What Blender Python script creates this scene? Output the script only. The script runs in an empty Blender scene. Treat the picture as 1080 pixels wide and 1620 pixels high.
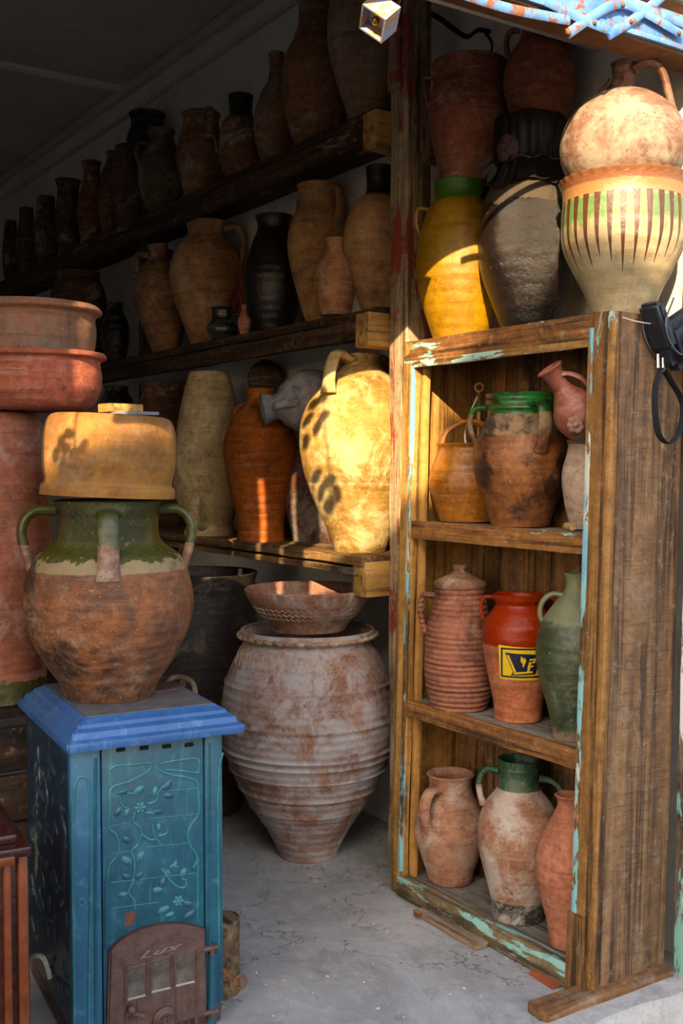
import bpy, bmesh, math, random
from mathutils import Vector, Matrix, noise as mnoise
random.seed(7)
R = math.radians
scene = bpy.context.scene
COL = scene.collection

# ------------------------------------------------------------------ camera
F = 1730.0                      # focal length in pixels of the 1080x1620 frame
EYE = 1.40
YAW = R(33.8); PITCH = math.atan(75 / F)
fh = Vector((-math.cos(YAW), math.sin(YAW), 0))
RIGHT = Vector((fh.y, -fh.x, 0))
FWD = Vector((fh.x * math.cos(PITCH), fh.y * math.cos(PITCH), -math.sin(PITCH)))
UP = RIGHT.cross(FWD)
CAM = Vector((0, 0, EYE))
cd = bpy.data.cameras.new('camera'); cam = bpy.data.objects.new('camera', cd); COL.objects.link(cam)
cd.sensor_fit = 'VERTICAL'; cd.sensor_height = 36; cd.sensor_width = 24; cd.lens = 36 * F / 1620
cd.clip_start = .05
m = Matrix((RIGHT, UP, -FWD)).transposed().to_4x4(); m.translation = CAM
cam.matrix_world = m
scene.camera = cam

# ------------------------------------------------------------------ light
SUN = Vector((-.74, .68, -.45)).normalized()
w = bpy.data.worlds.new('world'); scene.world = w; w.use_nodes = True
wn = w.node_tree.nodes; wl = w.node_tree.links
sky = wn.new('ShaderNodeTexSky'); sky.sky_type = 'NISHITA'; sky.sun_disc = False
sky.sun_elevation = R(24); sky.sun_rotation = math.atan2(-SUN.x, -SUN.y)
sky.air_density = 1.0; sky.dust_density = 2.5; sky.ozone_density = 1.0
bgn = wn['Background']; bgn.inputs[1].default_value = 0.36
wl.new(sky.outputs[0], bgn.inputs[0])
sl = bpy.data.lights.new('sun', 'SUN'); so = bpy.data.objects.new('sun', sl); COL.objects.link(so)
so.rotation_euler = (-SUN).to_track_quat('Z', 'Y').to_euler(); so.location = (3, -3, 6)
sl.energy = 8.8; sl.color = (1, .76, .44); sl.angle = R(.4)
vs = scene.view_settings
vs.view_transform = 'Standard'; vs.look = 'None'; vs.gamma = 1; vs.use_curve_mapping = False
vs.exposure = 0.9

# ------------------------------------------------------------------ helpers
def ray(px, py): return FWD + RIGHT * ((px - 540) / F) + UP * ((810 - py) / F)
def at_d(px, py, d): return CAM + ray(px, py) * d
def at_Y(px, py, Y): r = ray(px, py); return CAM + r * (Y / r.y)
def at_X(px, py, X): r = ray(px, py); return CAM + r * (X / r.x)
def at_Z(px, py, Z): r = ray(px, py); return CAM + r * ((Z - EYE) / r.z)

def hx(s):
    s = s.lstrip('#'); out = []
    for i in (0, 2, 4):
        c = int(s[i:i+2], 16) / 255
        out.append(c / 12.92 if c <= .04045 else ((c + .055) / 1.055) ** 2.4)
    return (*out, 1)

def tag(o, label=None, cat=None, group=None, kind=None):
    if label: o['label'] = label
    if cat: o['category'] = cat
    if group: o['group'] = group
    if kind: o['kind'] = kind
    return o
def link(name, me, mat=None, parent=None):
    o = bpy.data.objects.new(name, me); COL.objects.link(o)
    if mat is not None and me is not None: me.materials.append(mat)
    if parent: o.parent = parent
    return o
def empty(name, loc, rz=0, label=None, cat=None, group=None, kind=None):
    o = link(name, None); o.location = loc; o.rotation_euler = (0, 0, rz); o.empty_display_size = .05
    return tag(o, label, cat, group, kind)
def finish(bm, name, mat, parent=None, smooth=True, ang=38):
    me = bpy.data.meshes.new(name)
    bmesh.ops.recalc_face_normals(bm, faces=bm.faces)
    bm.to_mesh(me); bm.free()
    if smooth:
        me.shade_smooth(); me.set_sharp_from_angle(angle=R(ang))
    return link(name, me, mat, parent)

def cr(pts, n=6):
    """Catmull-Rom through tuples"""
    P = [Vector(p) for p in pts]
    if len(P) < 3: return P
    P = [P[0] * 2 - P[1]] + P + [P[-1] * 2 - P[-2]]
    out = []
    for i in range(1, len(P) - 2):
        p0, p1, p2, p3 = P[i-1], P[i], P[i+1], P[i+2]
        t0 = 0; a = .5
        def kn(t, u, v): return t + max((v - u).length, 1e-5) ** a
        t1 = kn(t0, p0, p1); t2 = kn(t1, p1, p2); t3 = kn(t2, p2, p3)
        for k in range(n):
            t = t1 + (t2 - t1) * k / n
            A1 = p0 * ((t1-t)/(t1-t0)) + p1 * ((t-t0)/(t1-t0))
            A2 = p1 * ((t2-t)/(t2-t1)) + p2 * ((t-t1)/(t2-t1))
            A3 = p2 * ((t3-t)/(t3-t2)) + p3 * ((t-t2)/(t3-t2))
            B1 = A1 * ((t2-t)/(t2-t0)) + A2 * ((t-t0)/(t2-t0))
            B2 = A2 * ((t3-t)/(t3-t1)) + A3 * ((t-t1)/(t3-t1))
            out.append(B1 * ((t2-t)/(t2-t1)) + B2 * ((t-t1)/(t2-t1)))
    out.append(P[-2])
    return out

def revolve(bm, prof, segs=48, wob=.006, seed=0, scallop=None):
    """prof: list of (r,z); r==0 ends make caps. scallop=(zmin,n,amp)"""
    rings = []
    for (r, z) in prof:
        if r < 1e-4:
            rings.append([bm.verts.new((0, 0, z))]); continue
        ring = []
        for k in range(segs):
            a = 2 * math.pi * k / segs
            q = r * (1 + wob * math.sin(2 * a + seed) + wob * .8 * mnoise.noise((math.cos(a) * 1.5 + seed, math.sin(a) * 1.5, z * 9)))
            zz = z
            if scallop and z > scallop[0]: q *= 1 + scallop[2] * math.sin(a * scallop[1]); zz += r * scallop[2] * .6 * math.cos(a * scallop[1])
            ring.append(bm.verts.new((q * math.cos(a), q * math.sin(a), zz)))
        rings.append(ring)
    for A, B in zip(rings, rings[1:]):
        if len(A) == 1 and len(B) == 1: continue
        if len(A) == 1:
            for k in range(segs): bm.faces.new((A[0], B[k], B[(k+1) % segs]))
        elif len(B) == 1:
            for k in range(segs): bm.faces.new((A[k], A[(k+1) % segs], B[0]))
        else:
            for k in range(segs):
                j = (k+1) % segs
                bm.faces.new((A[k], A[j], B[j], B[k]))

def sweep(bm, pts, wd, th, side=None, n=5, segs=10, taper=0.0, flare=0.25, close=False):
    """tube of elliptical section (wd across 'side', th otherwise) along smoothed pts"""
    P = cr(pts, n) if not close else [Vector(p) for p in pts]
    rings = []; N = len(P)
    prevs = None
    for i, p in enumerate(P):
        if close: t = P[(i+1) % N] - P[i-1]
        else: t = P[min(i+1, N-1)] - P[max(i-1, 0)]
        t.normalize()
        s = Vector(side) if side is not None else (prevs or (Vector((0, 0, 1)) if abs(t.z) < .9 else Vector((1, 0, 0))))
        s = s - t * s.dot(t)
        if s.length < 1e-4: s = t.orthogonal()
        s.normalize(); prevs = s.copy()
        b = t.cross(s)
        u = i / max(N - 1, 1)
        k = 1 - taper * u
        if flare: k *= 1 + flare * (max(0, 1 - u / .18) ** 2 + max(0, 1 - (1-u) / .18) ** 2)
        rings.append([bm.verts.new(p + s * (wd/2 * k * math.cos(2*math.pi*q/segs)) + b * (th/2 * k * math.sin(2*math.pi*q/segs))) for q in range(segs)])
    rng = range(N) if close else range(N - 1)
    for i in rng:
        A, B = rings[i], rings[(i+1) % N]
        for q in range(segs):
            j = (q+1) % segs
            bm.faces.new((A[q], A[j], B[j], B[q]))
    if not close:
        bm.faces.new(rings[0]); bm.faces.new(rings[-1])

def tube(name, pts, r, mat, parent=None, n=5, segs=8, taper=0, flare=0, side=None, wd=None):
    bm = bmesh.new(); sweep(bm, pts, wd or 2*r, 2*r, side, n, segs, taper, flare)
    return finish(bm, name, mat, parent)

def add_box(bm, c, s, rot=None):
    g = bmesh.ops.create_cube(bm, size=1)
    M = Matrix.Translation(c) @ (rot.to_4x4() if rot else Matrix()) @ Matrix.Diagonal((*s, 1))
    bmesh.ops.transform(bm, matrix=M, verts=g['verts'])
    return g['verts']

def board(name, c, s, mat, parent=None, bev=.004, jit=.0, seed=None, rot=(0, 0, 0), cuts=6, split_end=0):
    """plank centred at c; bevelled, slightly uneven along its length"""
    bm = bmesh.new(); bmesh.ops.create_cube(bm, size=1)
    L = max(range(3), key=lambda i: s[i])
    if jit:
        es = [e for e in bm.edges if abs((e.verts[0].co - e.verts[1].co)[L]) > .5]
        bmesh.ops.subdivide_edges(bm, edges=es, cuts=cuts, use_grid_fill=True)
    bmesh.ops.transform(bm, matrix=Matrix.Diagonal((*s, 1)), verts=bm.verts)
    sd = seed if seed is not None else random.random() * 99
    if jit:
        for v in bm.verts:
            nz = mnoise.noise_vector((v.co[L] * 4 + sd, v.co[(L+1) % 3] * 9, v.co[(L+2) % 3] * 9))
            for i in range(3):
                k = 1 if i != L else (2.2 if abs(v.co[L]) > s[L] * .49 else 0)
                v.co[i] += nz[i] * jit * k
    if bev:
        es = [e for e in bm.edges if e.is_manifold and e.calc_face_angle(0) > .8]
        bmesh.ops.bevel(bm, geom=es, offset=bev, segments=2, affect='EDGES', profile=.6)
    o = finish(bm, name, mat, parent, ang=30)
    o.location = c; o.rotation_euler = rot
    return o

# ------------------------------------------------------------------ materials
class NT:
    def __init__(s, name):
        s.m = bpy.data.materials.new(name); s.m.use_nodes = True
        s.t = s.m.node_tree; s.N = s.t.nodes; s.b = s.N['Principled BSDF']
        s.tc = s.N.new('ShaderNodeTexCoord'); s.co = s.tc.outputs['Object']
    def mk(s, ty, ins=None, **kw):
        n = s.N.new(ty)
        for k, v in kw.items(): setattr(n, k, v)
        for k, v in (ins or {}).items(): s.set(n.inputs[k], v)
        return n
    def set(s, sock, v):
        if isinstance(v, bpy.types.NodeSocket): s.t.links.new(v, sock)
        elif isinstance(v, bpy.types.Node): s.t.links.new(v.outputs[0], sock)
        else: sock.default_value = v
    def math(s, op, a, b=0.0, c=0.0, clamp=False):
        n = s.mk('ShaderNodeMath', {0: a, 1: b, 2: c}, operation=op); n.use_clamp = clamp; return n.outputs[0]
    def mapping(s, scale=(1, 1, 1), loc=(0, 0, 0), rot=(0, 0, 0), src=None):
        return s.mk('ShaderNodeMapping', {0: src or s.co, 1: loc, 2: rot, 3: scale}).outputs[0]
    def noise(s, scale, vec=None, detail=4, rough=.6, dist=0.0, col=False):
        n = s.mk('ShaderNodeTexNoise', {'Vector': vec or s.co, 'Scale': scale, 'Detail': detail, 'Roughness': rough, 'Distortion': dist})
        return n.outputs[1] if col else n.outputs[0]
    def ramp(s, f, lo, hi, c0=0.0, c1=1.0):
        return s.mk('ShaderNodeMapRange', {0: f, 1: lo, 2: hi, 3: c0, 4: c1}).outputs[0]
    def mix(s, f, a, b, mode='MIX'):
        n = s.mk('ShaderNodeMix', data_type='RGBA', blend_type=mode)
        s.set(n.inputs[0], f); s.set(n.inputs[6], a); s.set(n.inputs[7], b); return n.outputs[2]
    def sep(s, v=None):
        return s.mk('ShaderNodeSeparateXYZ', {0: v or s.co}).outputs
    def bump(s, h, strength, dist=.01):
        n = s.mk('ShaderNodeBump', {'Strength': strength, 'Distance': dist, 'Height': h}); return n.outputs[0]
    def out(s, col=None, rough=None, nrm=None, **kw):
        if col is not None: s.set(s.b.inputs['Base Color'], col)
        if rough is not None: s.set(s.b.inputs['Roughness'], rough)
        if nrm is not None: s.set(s.b.inputs['Normal'], nrm)
        for k, v in kw.items(): s.set(s.b.inputs[k.replace('_', ' ')], v)
        return s.m

def clay(name, c1, c2, dust='#b9a794', da=.35, dark='#2a1a12', ka=.2, rough=.8, rings=.35, rf=55, bmp=.35,
         bands=(), speck=.25, spec=.3, coat=0.0, drips=None, zof=None, scale=1.0, sat=.92):
    """fired clay: mottled body, dust, soot, throwing rings, glaze bands [(z0,z1,hex,rough,edge noise)]"""
    n = NT(name); off = [random.random() * 20 for _ in range(3)]
    v = n.mapping(loc=off, scale=(scale,) * 3)
    big = n.noise(6, v, 8, .68, .5)
    col = n.mix(n.ramp(big, .42, .58), hx(c1), hx(c2))
    fine = n.noise(38, v, 8, .78)
    col = n.mix(n.ramp(fine, .46, .62, .0, .42), col, n.mix(.75, col, hx(dark)))
    col = n.mix(n.ramp(fine, .47, .36, .0, .35), col, n.mix(.5, col, hx(dust)))
    # streaks round the wheel, broken up
    st = n.noise(1.6, n.mapping(scale=(2.5 * scale, 2.5 * scale, 38 * scale), loc=off), 6, .7, .6)
    brk = n.ramp(big, .38, .6)
    col = n.mix(n.math('MULTIPLY', brk, n.ramp(st, .52, .66, 0, .35)), col, hx(dust))
    col = n.mix(n.ramp(st, .46, .34, 0, .35), col, hx(dark))
    # runs down the wall
    dr = n.noise(1.0, n.mapping(scale=(26 * scale, 26 * scale, 2.2 * scale), loc=off), 6, .65, .3)
    col = n.mix(n.ramp(dr, .56, .70, 0, .28), col, hx(dark))
    gmask = 0.0
    z = n.sep()[2]
    rg = rough
    for (z0, z1, hc, rr, en) in bands:
        wob = n.math('MULTIPLY', n.math('SUBTRACT', n.noise(14, v, 5, .7, .5), .5), en * 2)
        zz = n.math('ADD', z, wob)
        e = .002
        mk = n.math('MULTIPLY', n.ramp(zz, z0 - e, z0 + e), n.ramp(zz, z1 + e, z1 - e))
        gcol = n.mix(n.ramp(n.noise(22, v, 5, .7), .3, .75, 0, .55), hx(hc), n.mix(.55, hx(hc), hx(dark)))
        col = n.mix(mk, col, gcol)
        if rr < .5: gmask = n.math('MAXIMUM', gmask, mk)
        rg = n.mk('ShaderNodeMix', {0: mk, 2: rg, 3: rr}, data_type='FLOAT').outputs[0]
    if drips:   # (z_top, z_bot, count, hex, green z0, z1)
        zt, zb, cnt, dh = drips[:4]
        X, Y, Z = n.sep()
        a = n.math('MULTIPLY', n.math('ARCTAN2', Y, X), cnt / (2 * math.pi))
        idn = n.math('FLOOR', a)
        tri = n.math('ABSOLUTE', n.math('SUBTRACT', n.math('FRACT', a), .5))
        rnd = n.mk('ShaderNodeTexWhiteNoise', {'W': idn}, noise_dimensions='1D').outputs[0]
        ln = n.math('MULTIPLY_ADD', rnd, .3, .8)
        u = n.math('DIVIDE', n.math('DIVIDE', n.math('SUBTRACT', zt, z), zt - zb), ln)
        wdt = n.math('MULTIPLY', n.math('POWER', n.math('SUBTRACT', 1.0, u, clamp=True), .75), .26)
        wdt = n.math('ADD', wdt, n.math('MULTIPLY', n.math('GREATER_THAN', u, 0), 0.02))
        mk = n.math('MULTIPLY', n.math('LESS_THAN', tri, wdt), n.math('MULTIPLY', n.math('LESS_THAN', u, 1), n.math('GREATER_THAN', u, 0)))
        g = n.math('MULTIPLY', n.ramp(u, .0, .06), n.ramp(n.math('ADD', u, n.math('MULTIPLY', n.noise(25, v), .5)), .75, .6))
        g = n.math('MULTIPLY', g, n.ramp(tri, .12, .3))
        col = n.mix(n.math('MULTIPLY', g, .85), col, hx('#3d6e28'))
        col = n.mix(mk, col, hx(dh))
    d1 = n.noise(7, v, 10, .78, .35)
    dm = n.ramp(d1, .60 - da * .20, .70 - da * .18, 0, min(.92, .3 + da))
    dm = n.math('MULTIPLY', dm, n.ramp(fine, .3, .55, .55, 1.0))
    if bands: dm = n.math('MULTIPLY', dm, n.math('MULTIPLY_ADD', gmask, -.8, 1.0))
    col = n.mix(dm, col, hx(dust))
    k1 = n.noise(4.2, n.mapping(loc=(off[1], off[2], off[0]), scale=(scale,) * 3), 8, .7, .3)
    km = n.ramp(k1, .64 - ka * .22, .70 - ka * .18, 0, min(.9, ka * 2.2))
    col = n.mix(km, col, hx(dark))
    if speck:
        sp = n.noise(130, v, 3, .6)
        col = n.mix(n.ramp(sp, .685, .72, 0, speck), col, hx('#d8c9b4'))
        pit = n.noise(75, v, 3, .6)
        col = n.mix(n.ramp(pit, .66, .71, 0, .6), col, hx(dark))
    wv = n.mk('ShaderNodeTexWave', {'Vector': n.mapping(loc=off), 'Scale': rf / 6.28, 'Distortion': 1.2, 'Detail': 2.0, 'Detail Scale': 1.5}, bands_direction='Z').outputs[0] if False else \
        n.mk('ShaderNodeTexWave', {'Vector': n.mapping(loc=off), 'Scale': rf / 6.28, 'Distortion': 1.2, 'Detail': 2.0}, wave_type='BANDS', bands_direction='Z').outputs[1]
    h = n.math('ADD', n.math('MULTIPLY', wv, rings * .5), n.math('MULTIPLY', n.noise(28, v, 6, .65), bmp * 1.4))
    h = n.math('ADD', h, n.math('MULTIPLY', d1, bmp * 1.2))
    h = n.math('ADD', h, n.math('MULTIPLY', fine, bmp * .8))
    rgh = n.math('ADD', rg, n.math('MULTIPLY', dm, .25), clamp=True)
    col = n.mk('ShaderNodeHueSaturation', {'Saturation': sat, 'Value': .93, 'Color': col}).outputs[0]
    m_ = n.out(col, rgh, n.bump(h, .6, .009), Specular_IOR_Level=spec)
    if coat: n.b.inputs['Coat Weight'].default_value = coat; n.b.inputs['Coat Roughness'].default_value = .12
    return m_

def wood(name, c1, c2, c3='#1d120a', axis='z', sc=1.0, paint=None, pa=.0, rough=.75, saw=0.0, bmp=.5, weather=0.0):
    n = NT(name)
    oi = n.mk('ShaderNodeObjectInfo')
    rn = n.math('MULTIPLY', oi.outputs['Random'], 37.0)
    vadd = n.mk('ShaderNodeVectorMath', {0: n.co, 1: n.mk('ShaderNodeCombineXYZ', {0: rn, 1: rn, 2: rn}).outputs[0]}, operation='ADD').outputs[0]
    a = 'xyz'.index(axis); s = [14 * sc] * 3; s[a] = .9 * sc
    v = n.mapping(scale=s, src=vadd)
    g = n.noise(1.0, v, 7, .62, 1.6)
    s2 = [60 * sc] * 3; s2[a] = 1.6 * sc
    f = n.noise(1.0, n.mapping(scale=s2, src=vadd), 5, .7, .5)
    col = n.mix(n.ramp(g, .40, .60), hx(c1), hx(c2))
    col = n.mix(n.ramp(f, .50, .38, 0, .85), col, hx(c3))
    s3 = [9 * sc] * 3; s3[a] = 1.8 * sc
    st = n.noise(1.0, n.mapping(scale=s3, src=vadd, loc=(5, 3, 9)), 6, .65, .8)
    col = n.mix(n.ramp(st, .53, .64, 0, .85), col, hx(c3))
    gr = n.noise(30, vadd, 7, .8)
    col = n.mix(n.ramp(gr, .48, .62, 0, .4), col, hx(c3))
    col = n.mix(n.ramp(gr, .44, .34, 0, .35), col, hx('#a89880'))
    if weather:
        wt = n.noise(7, vadd, 6, .7, .5)
        col = n.mix(n.ramp(wt, .55, .75, 0, weather), col, hx('#9c9284'))
    h = n.math('ADD', g, n.math('MULTIPLY', f, .7))
    if saw:
        s4 = [12.0] * 3; s4[a] = 130.0
        wv = n.noise(1.0, n.mapping(src=vadd, scale=s4, rot=(R(3), R(3), 0)), 4, .6, .2)
        mk4 = n.math('MULTIPLY', n.ramp(wv, .54, .62), n.ramp(st, .62, .45))
        col = n.mix(n.math('MULTIPLY', mk4, saw), col, hx(c3))
        h = n.math('ADD', h, n.math('MULTIPLY', mk4, -.35))
    rg = rough
    if paint:
        s5 = [10] * 3; s5[a] = 2.2
        pn = n.noise(1.6, n.mapping(scale=s5, src=vadd, loc=(1, 7, 2)), 8, .72, .3)
        for i, pc in enumerate(paint):
            q = n.noise(1.0, n.mapping(scale=s5, src=vadd, loc=(11 * i, 3 * i, 8)), 8, .72, .3)
            pm = n.ramp(q, .60 - pa * .3, .615 - pa * .3)
            col = n.mix(pm, col, hx(pc)); h = n.math('ADD', h, n.math('MULTIPLY', pm, .5))
    return n.out(col, rg, n.bump(h, bmp, .006), Specular_IOR_Level=.35)

def plain(name, c, rough=.6, metal=0.0, c2=None, sc=20, bmp=.15, spec=.4):
    n = NT(name)
    nz = n.noise(sc, None, 6, .65)
    col = n.mix(n.ramp(nz, .35, .7), hx(c), hx(c2)) if c2 else hx(c)
    return n.out(col, rough, n.bump(nz, bmp, .005), Metallic=metal, Specular_IOR_Level=spec)

def enamel(name, c1, c2, hi, rough=.28, chip='#3a2418', low=.03):
    """glossy vitreous enamel, paler where it thins"""
    n = NT(name)
    nz = n.noise(6, None, 6, .7, .4)
    col = n.mix(n.ramp(nz, .35, .68), hx(c1), hx(c2))
    f = n.noise(40, None, 5, .7)
    col = n.mix(n.ramp(f, .55, .8, 0, .5), col, hx(hi))
    s = n.noise(3, n.mapping(scale=(6, 6, 1)), 6, .7, .6)
    col = n.mix(n.ramp(s, .55, .75, 0, .45), col, hx(hi))
    ch = n.noise(11, None, 8, .75)
    cm = n.ramp(ch, .74 - low, .75 - low)
    col = n.mix(cm, col, hx(chip))
    return n.out(col, n.ramp(f, .3, .8, rough, rough + .25), n.bump(n.math('ADD', nz, n.math('MULTIPLY', f, .2)), .2, .006), Specular_IOR_Level=.5)

M = {}
# structure materials
n = NT('plaster')
a = n.noise(1.6, None, 6, .65, .3); b = n.noise(14, None, 8, .7); c = n.noise(.8, n.mapping(scale=(1, 1, 3)), 6, .7)
col = n.mix(n.ramp(a, .35, .7), hx('#dad5ce'), hx('#c4bdb5'))
col = n.mix(n.ramp(b, .5, .8, 0, .4), col, hx('#8f877d')); col = n.mix(n.ramp(c, .58, .72, 0, .5), col, hx('#85786a'))
M['plaster'] = n.out(col, .9, n.bump(n.math('ADD', n.math('MULTIPLY', a, 1.5), n.math('MULTIPLY', b, .5)), .7, .02))
n = NT('ceiling_paint')
a = n.noise(1.2, None, 6, .65); b = n.noise(9, None, 8, .7)
col = n.mix(n.ramp(a, .35, .7), hx('#c4bbb0'), hx('#aaa197')); col = n.mix(n.ramp(b, .5, .8, 0, .4), col, hx('#6a6058'))
M['ceiling'] = n.out(col, .9, n.bump(b, .3, .01))
n = NT('concrete')
a = n.noise(1.7, None, 8, .68, .6); b = n.noise(22, None, 8, .75); c = n.noise(5, None, 9, .75, 1.0); d = n.noise(120, None, 3, .6)
col = n.mix(n.ramp(a, .35, .68), hx('#8f8c88'), hx('#b3b0ab'))
col = n.mix(n.ramp(c, .52, .66, 0, .55), col, hx('#6c665f')); col = n.mix(n.ramp(b, .5, .8, 0, .5), col, hx('#c9c5be'))
col = n.mix(n.ramp(c, .36, .28, 0, .7), col, hx('#d2cdc6')); col = n.mix(n.ramp(d, .68, .74, 0, .6), col, hx('#57514a'))
vo = n.mk('ShaderNodeTexVoronoi', {'Vector': n.mk('ShaderNodeVectorMath', {0: n.co, 1: n.noise(3, None, 5, .6, 0, True)}, operation='ADD').outputs[0], 'Scale': 1.1}, feature='DISTANCE_TO_EDGE').outputs[0]
ck = n.ramp(vo, .0, .006, 1, 0)
col = n.mix(n.math('MULTIPLY', ck, .55), col, hx('#4a443d'))
M['concrete'] = n.out(col, .85, n.bump(n.math('SUBTRACT', n.math('ADD', n.math('ADD', a, c), n.math('MULTIPLY', b, .6)), ck), .55, .012))
n = NT('asphalt')
a = n.noise(2, None, 6, .6); b = n.noise(90, None, 6, .8)
col = n.mix(n.ramp(a, .3, .7), hx('#3b3d42'), hx('#5a5c60')); col = n.mix(n.ramp(b, .55, .75, 0, .7), col, hx('#8d8b88'))
M['asphalt'] = n.out(col, .9, n.bump(b, .8, .01))
n = NT('lime_sill')
a = n.noise(6, None, 8, .75, .5); b = n.noise(60, None, 6, .8)
col = n.mix(n.ramp(a, .35, .65), hx('#a79f95'), hx('#d6d1c9')); col = n.mix(n.ramp(b, .5, .75, 0, .5), col, hx('#6b635a'))
M['sill'] = n.out(col, .9, n.bump(n.math('ADD', a, b), .8, .012))
# woods
M['cab_front'] = wood('cabinet_wood', '#93662f', '#6a4622', '#1f150d', 'z', sc=.8, paint=['#8fb0a6'], pa=-.06)
M['cab_front_x'] = wood('cabinet_rail_wood', '#9a6730', '#6a431f', '#20130b', 'x', paint=['#86b3a8'], pa=.05)
M['cab_bottom'] = wood('bottom_rail_wood', '#8a7350', '#6b5a3f', '#2a241c', 'x', paint=['#86b3a8'], pa=.28)
M['cab_stile_lit'] = wood('sunlit_stile_wood', '#b98d45', '#94682e', '#3a2814', 'z', sc=.8, paint=['#b9b9a5'], pa=-.04)  # lighter copy for the left stile, sunlight put into the wood colour
M['cab_trim'] = wood('painted_trim', '#9a7440', '#6d4a24', '#2d2012', 'z', paint=['#b9b9a5', '#7fb0b0', '#6fa3b3'], pa=.22)
M['cab_trim_x'] = wood('painted_trim_x', '#a07a42', '#7d5628', '#2d2012', 'x', paint=['#9dbdb0', '#c4cbb5'], pa=.24)
M['cab_side'] = wood('cabinet_side_wood', '#836240', '#684c32', '#2a1e16', 'z', sc=.55, saw=.28, weather=.4)
M['cab_back'] = wood('cabinet_back_wood', '#83592c', '#5c3d1f', '#22150b', 'z', sc=.8)
M['cab_in'] = wood('cabinet_inner_wood', '#b98a44', '#966a30', '#4a3018', 'z', sc=.5)
M['cab_shelf'] = wood('dusty_shelf_wood', '#8d8578', '#7a7266', '#433c33', 'x', weather=.8)
M['shelf'] = wood('dark_shelf_wood', '#553822', '#2f1e12', '#120b07', 'x', paint=['#7d6a57'], pa=-.04)
M['shelf_low'] = wood('low_shelf_wood', '#8d6a3d', '#5d4227', '#1c130c', 'x', weather=.6)
M['block'] = wood('block_wood', '#c0954e', '#a0763c', '#5a3e1e', 'y', sc=.5)
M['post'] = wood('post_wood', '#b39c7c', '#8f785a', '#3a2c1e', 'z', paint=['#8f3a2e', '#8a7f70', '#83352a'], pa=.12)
M['upright'] = wood('upright_wood', '#6b4b2e', '#4d341f', '#1f140c', 'z')
M['bench'] = wood('bench_wood', '#3d2a1e', '#281b13', '#0e0906', 'y')
M['plank'] = wood('loose_plank_wood', '#8a6139', '#6a4626', '#2a1a0e', 'y', weather=.5)
M['jamb'] = wood('jamb_wood', '#8d7a62', '#5f4e3b', '#2b2118', 'z', paint=['#7fae9f', '#d9d6ce'], pa=.26)
M['log'] = wood('log_wood', '#7d6444', '#59452d', '#241a10', 'x')
M['scrap'] = wood('scrap_wood', '#a58d77', '#8b7058', '#4b3929', 'x', weather=.7)
# metals etc.
M['iron'] = plain('rusty_iron', '#4c3a36', .6, .35, '#6b4f45', 30, .3)
M['rust'] = plain('rusted_rod', '#5e3a28', .75, .3, '#7d4d30', 40, .3)
M['mica'] = plain('dusty_glass', '#2e2823', .25, 0, '#6b635a', 14, .1)
M['hook'] = plain('pitted_steel', '#7d7566', .5, .7, '#57503f', 40, .3)
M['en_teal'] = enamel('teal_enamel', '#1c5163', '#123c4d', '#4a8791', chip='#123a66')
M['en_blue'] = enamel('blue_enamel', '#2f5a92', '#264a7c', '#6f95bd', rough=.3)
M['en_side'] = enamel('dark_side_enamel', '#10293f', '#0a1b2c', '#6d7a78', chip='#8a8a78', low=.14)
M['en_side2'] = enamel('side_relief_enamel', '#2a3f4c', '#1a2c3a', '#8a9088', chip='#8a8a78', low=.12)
M['en_edge'] = enamel('worn_relief_enamel', '#2c6f74', '#1d5764', '#86a890', low=.06, chip='#6d5a3a')
M['en_pil'] = enamel('pilaster_enamel', '#2a5c78', '#1d4a63', '#6695a5', chip='#123a66')
M['en_brown'] = enamel('brown_enamel', '#3a1512', '#260d0b', '#6d3326', rough=.2)
M['en_brown2'] = enamel('amber_edge_enamel', '#6d3413', '#4b200d', '#a0642a', rough=.25)
n = NT('blue_gate_paint')
a = n.noise(14, None, 8, .75, .4); b = n.noise(5, None, 6, .7)
col = n.mix(n.ramp(b, .35, .65), hx('#2f62a0'), hx('#6a94c6')); col = n.mix(n.ramp(a, .53, .57), col, hx('#7a4a26')); col = n.mix(n.ramp(a, .40, .36), col, hx('#d5dbe0'))
M['gate'] = n.out(col, .55, n.bump(a, .5, .006), Metallic=.1)
M['gate_rust'] = plain('gate_rust', '#7a5233', .8, .1, '#5a3a22', 30, .4)
M['leather'] = plain('black_leather', '#15171d', .42, 0, '#242833', 60, .4)
M['web'] = plain('black_webbing', '#101319', .8, 0, '#1b2029', 200, .5)
M['pipe'] = plain('grey_piping', '#4a4f58', .5)
M['chrome'] = plain('zip_metal', '#b9b6ae', .25, .9)
M['white'] = plain('white_cord', '#d9d3c6', .8)
M['yellow_paint'] = plain('yellow_label_paint', '#d6b012', .5, 0, '#c39c10', 30, .1)
M['navy_paint'] = plain('navy_label_paint', '#15192b', .5)
M['cloth'] = plain('tarred_cloth', '#1c1613', .45, 0, '#332a26', 30, .6)
M['rose'] = plain('faded_rose_cloth', '#4b2f2d', .7, 0, '#2b1c1c', 30, .4)
M['twine'] = plain('straw_twine', '#a8924a', .8, 0, '#6d5c28', 60, .4)
M['bedrock'] = plain('stone_chip', '#8d5a3a', .8, 0, '#a9a29a', 20, .5)

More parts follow.
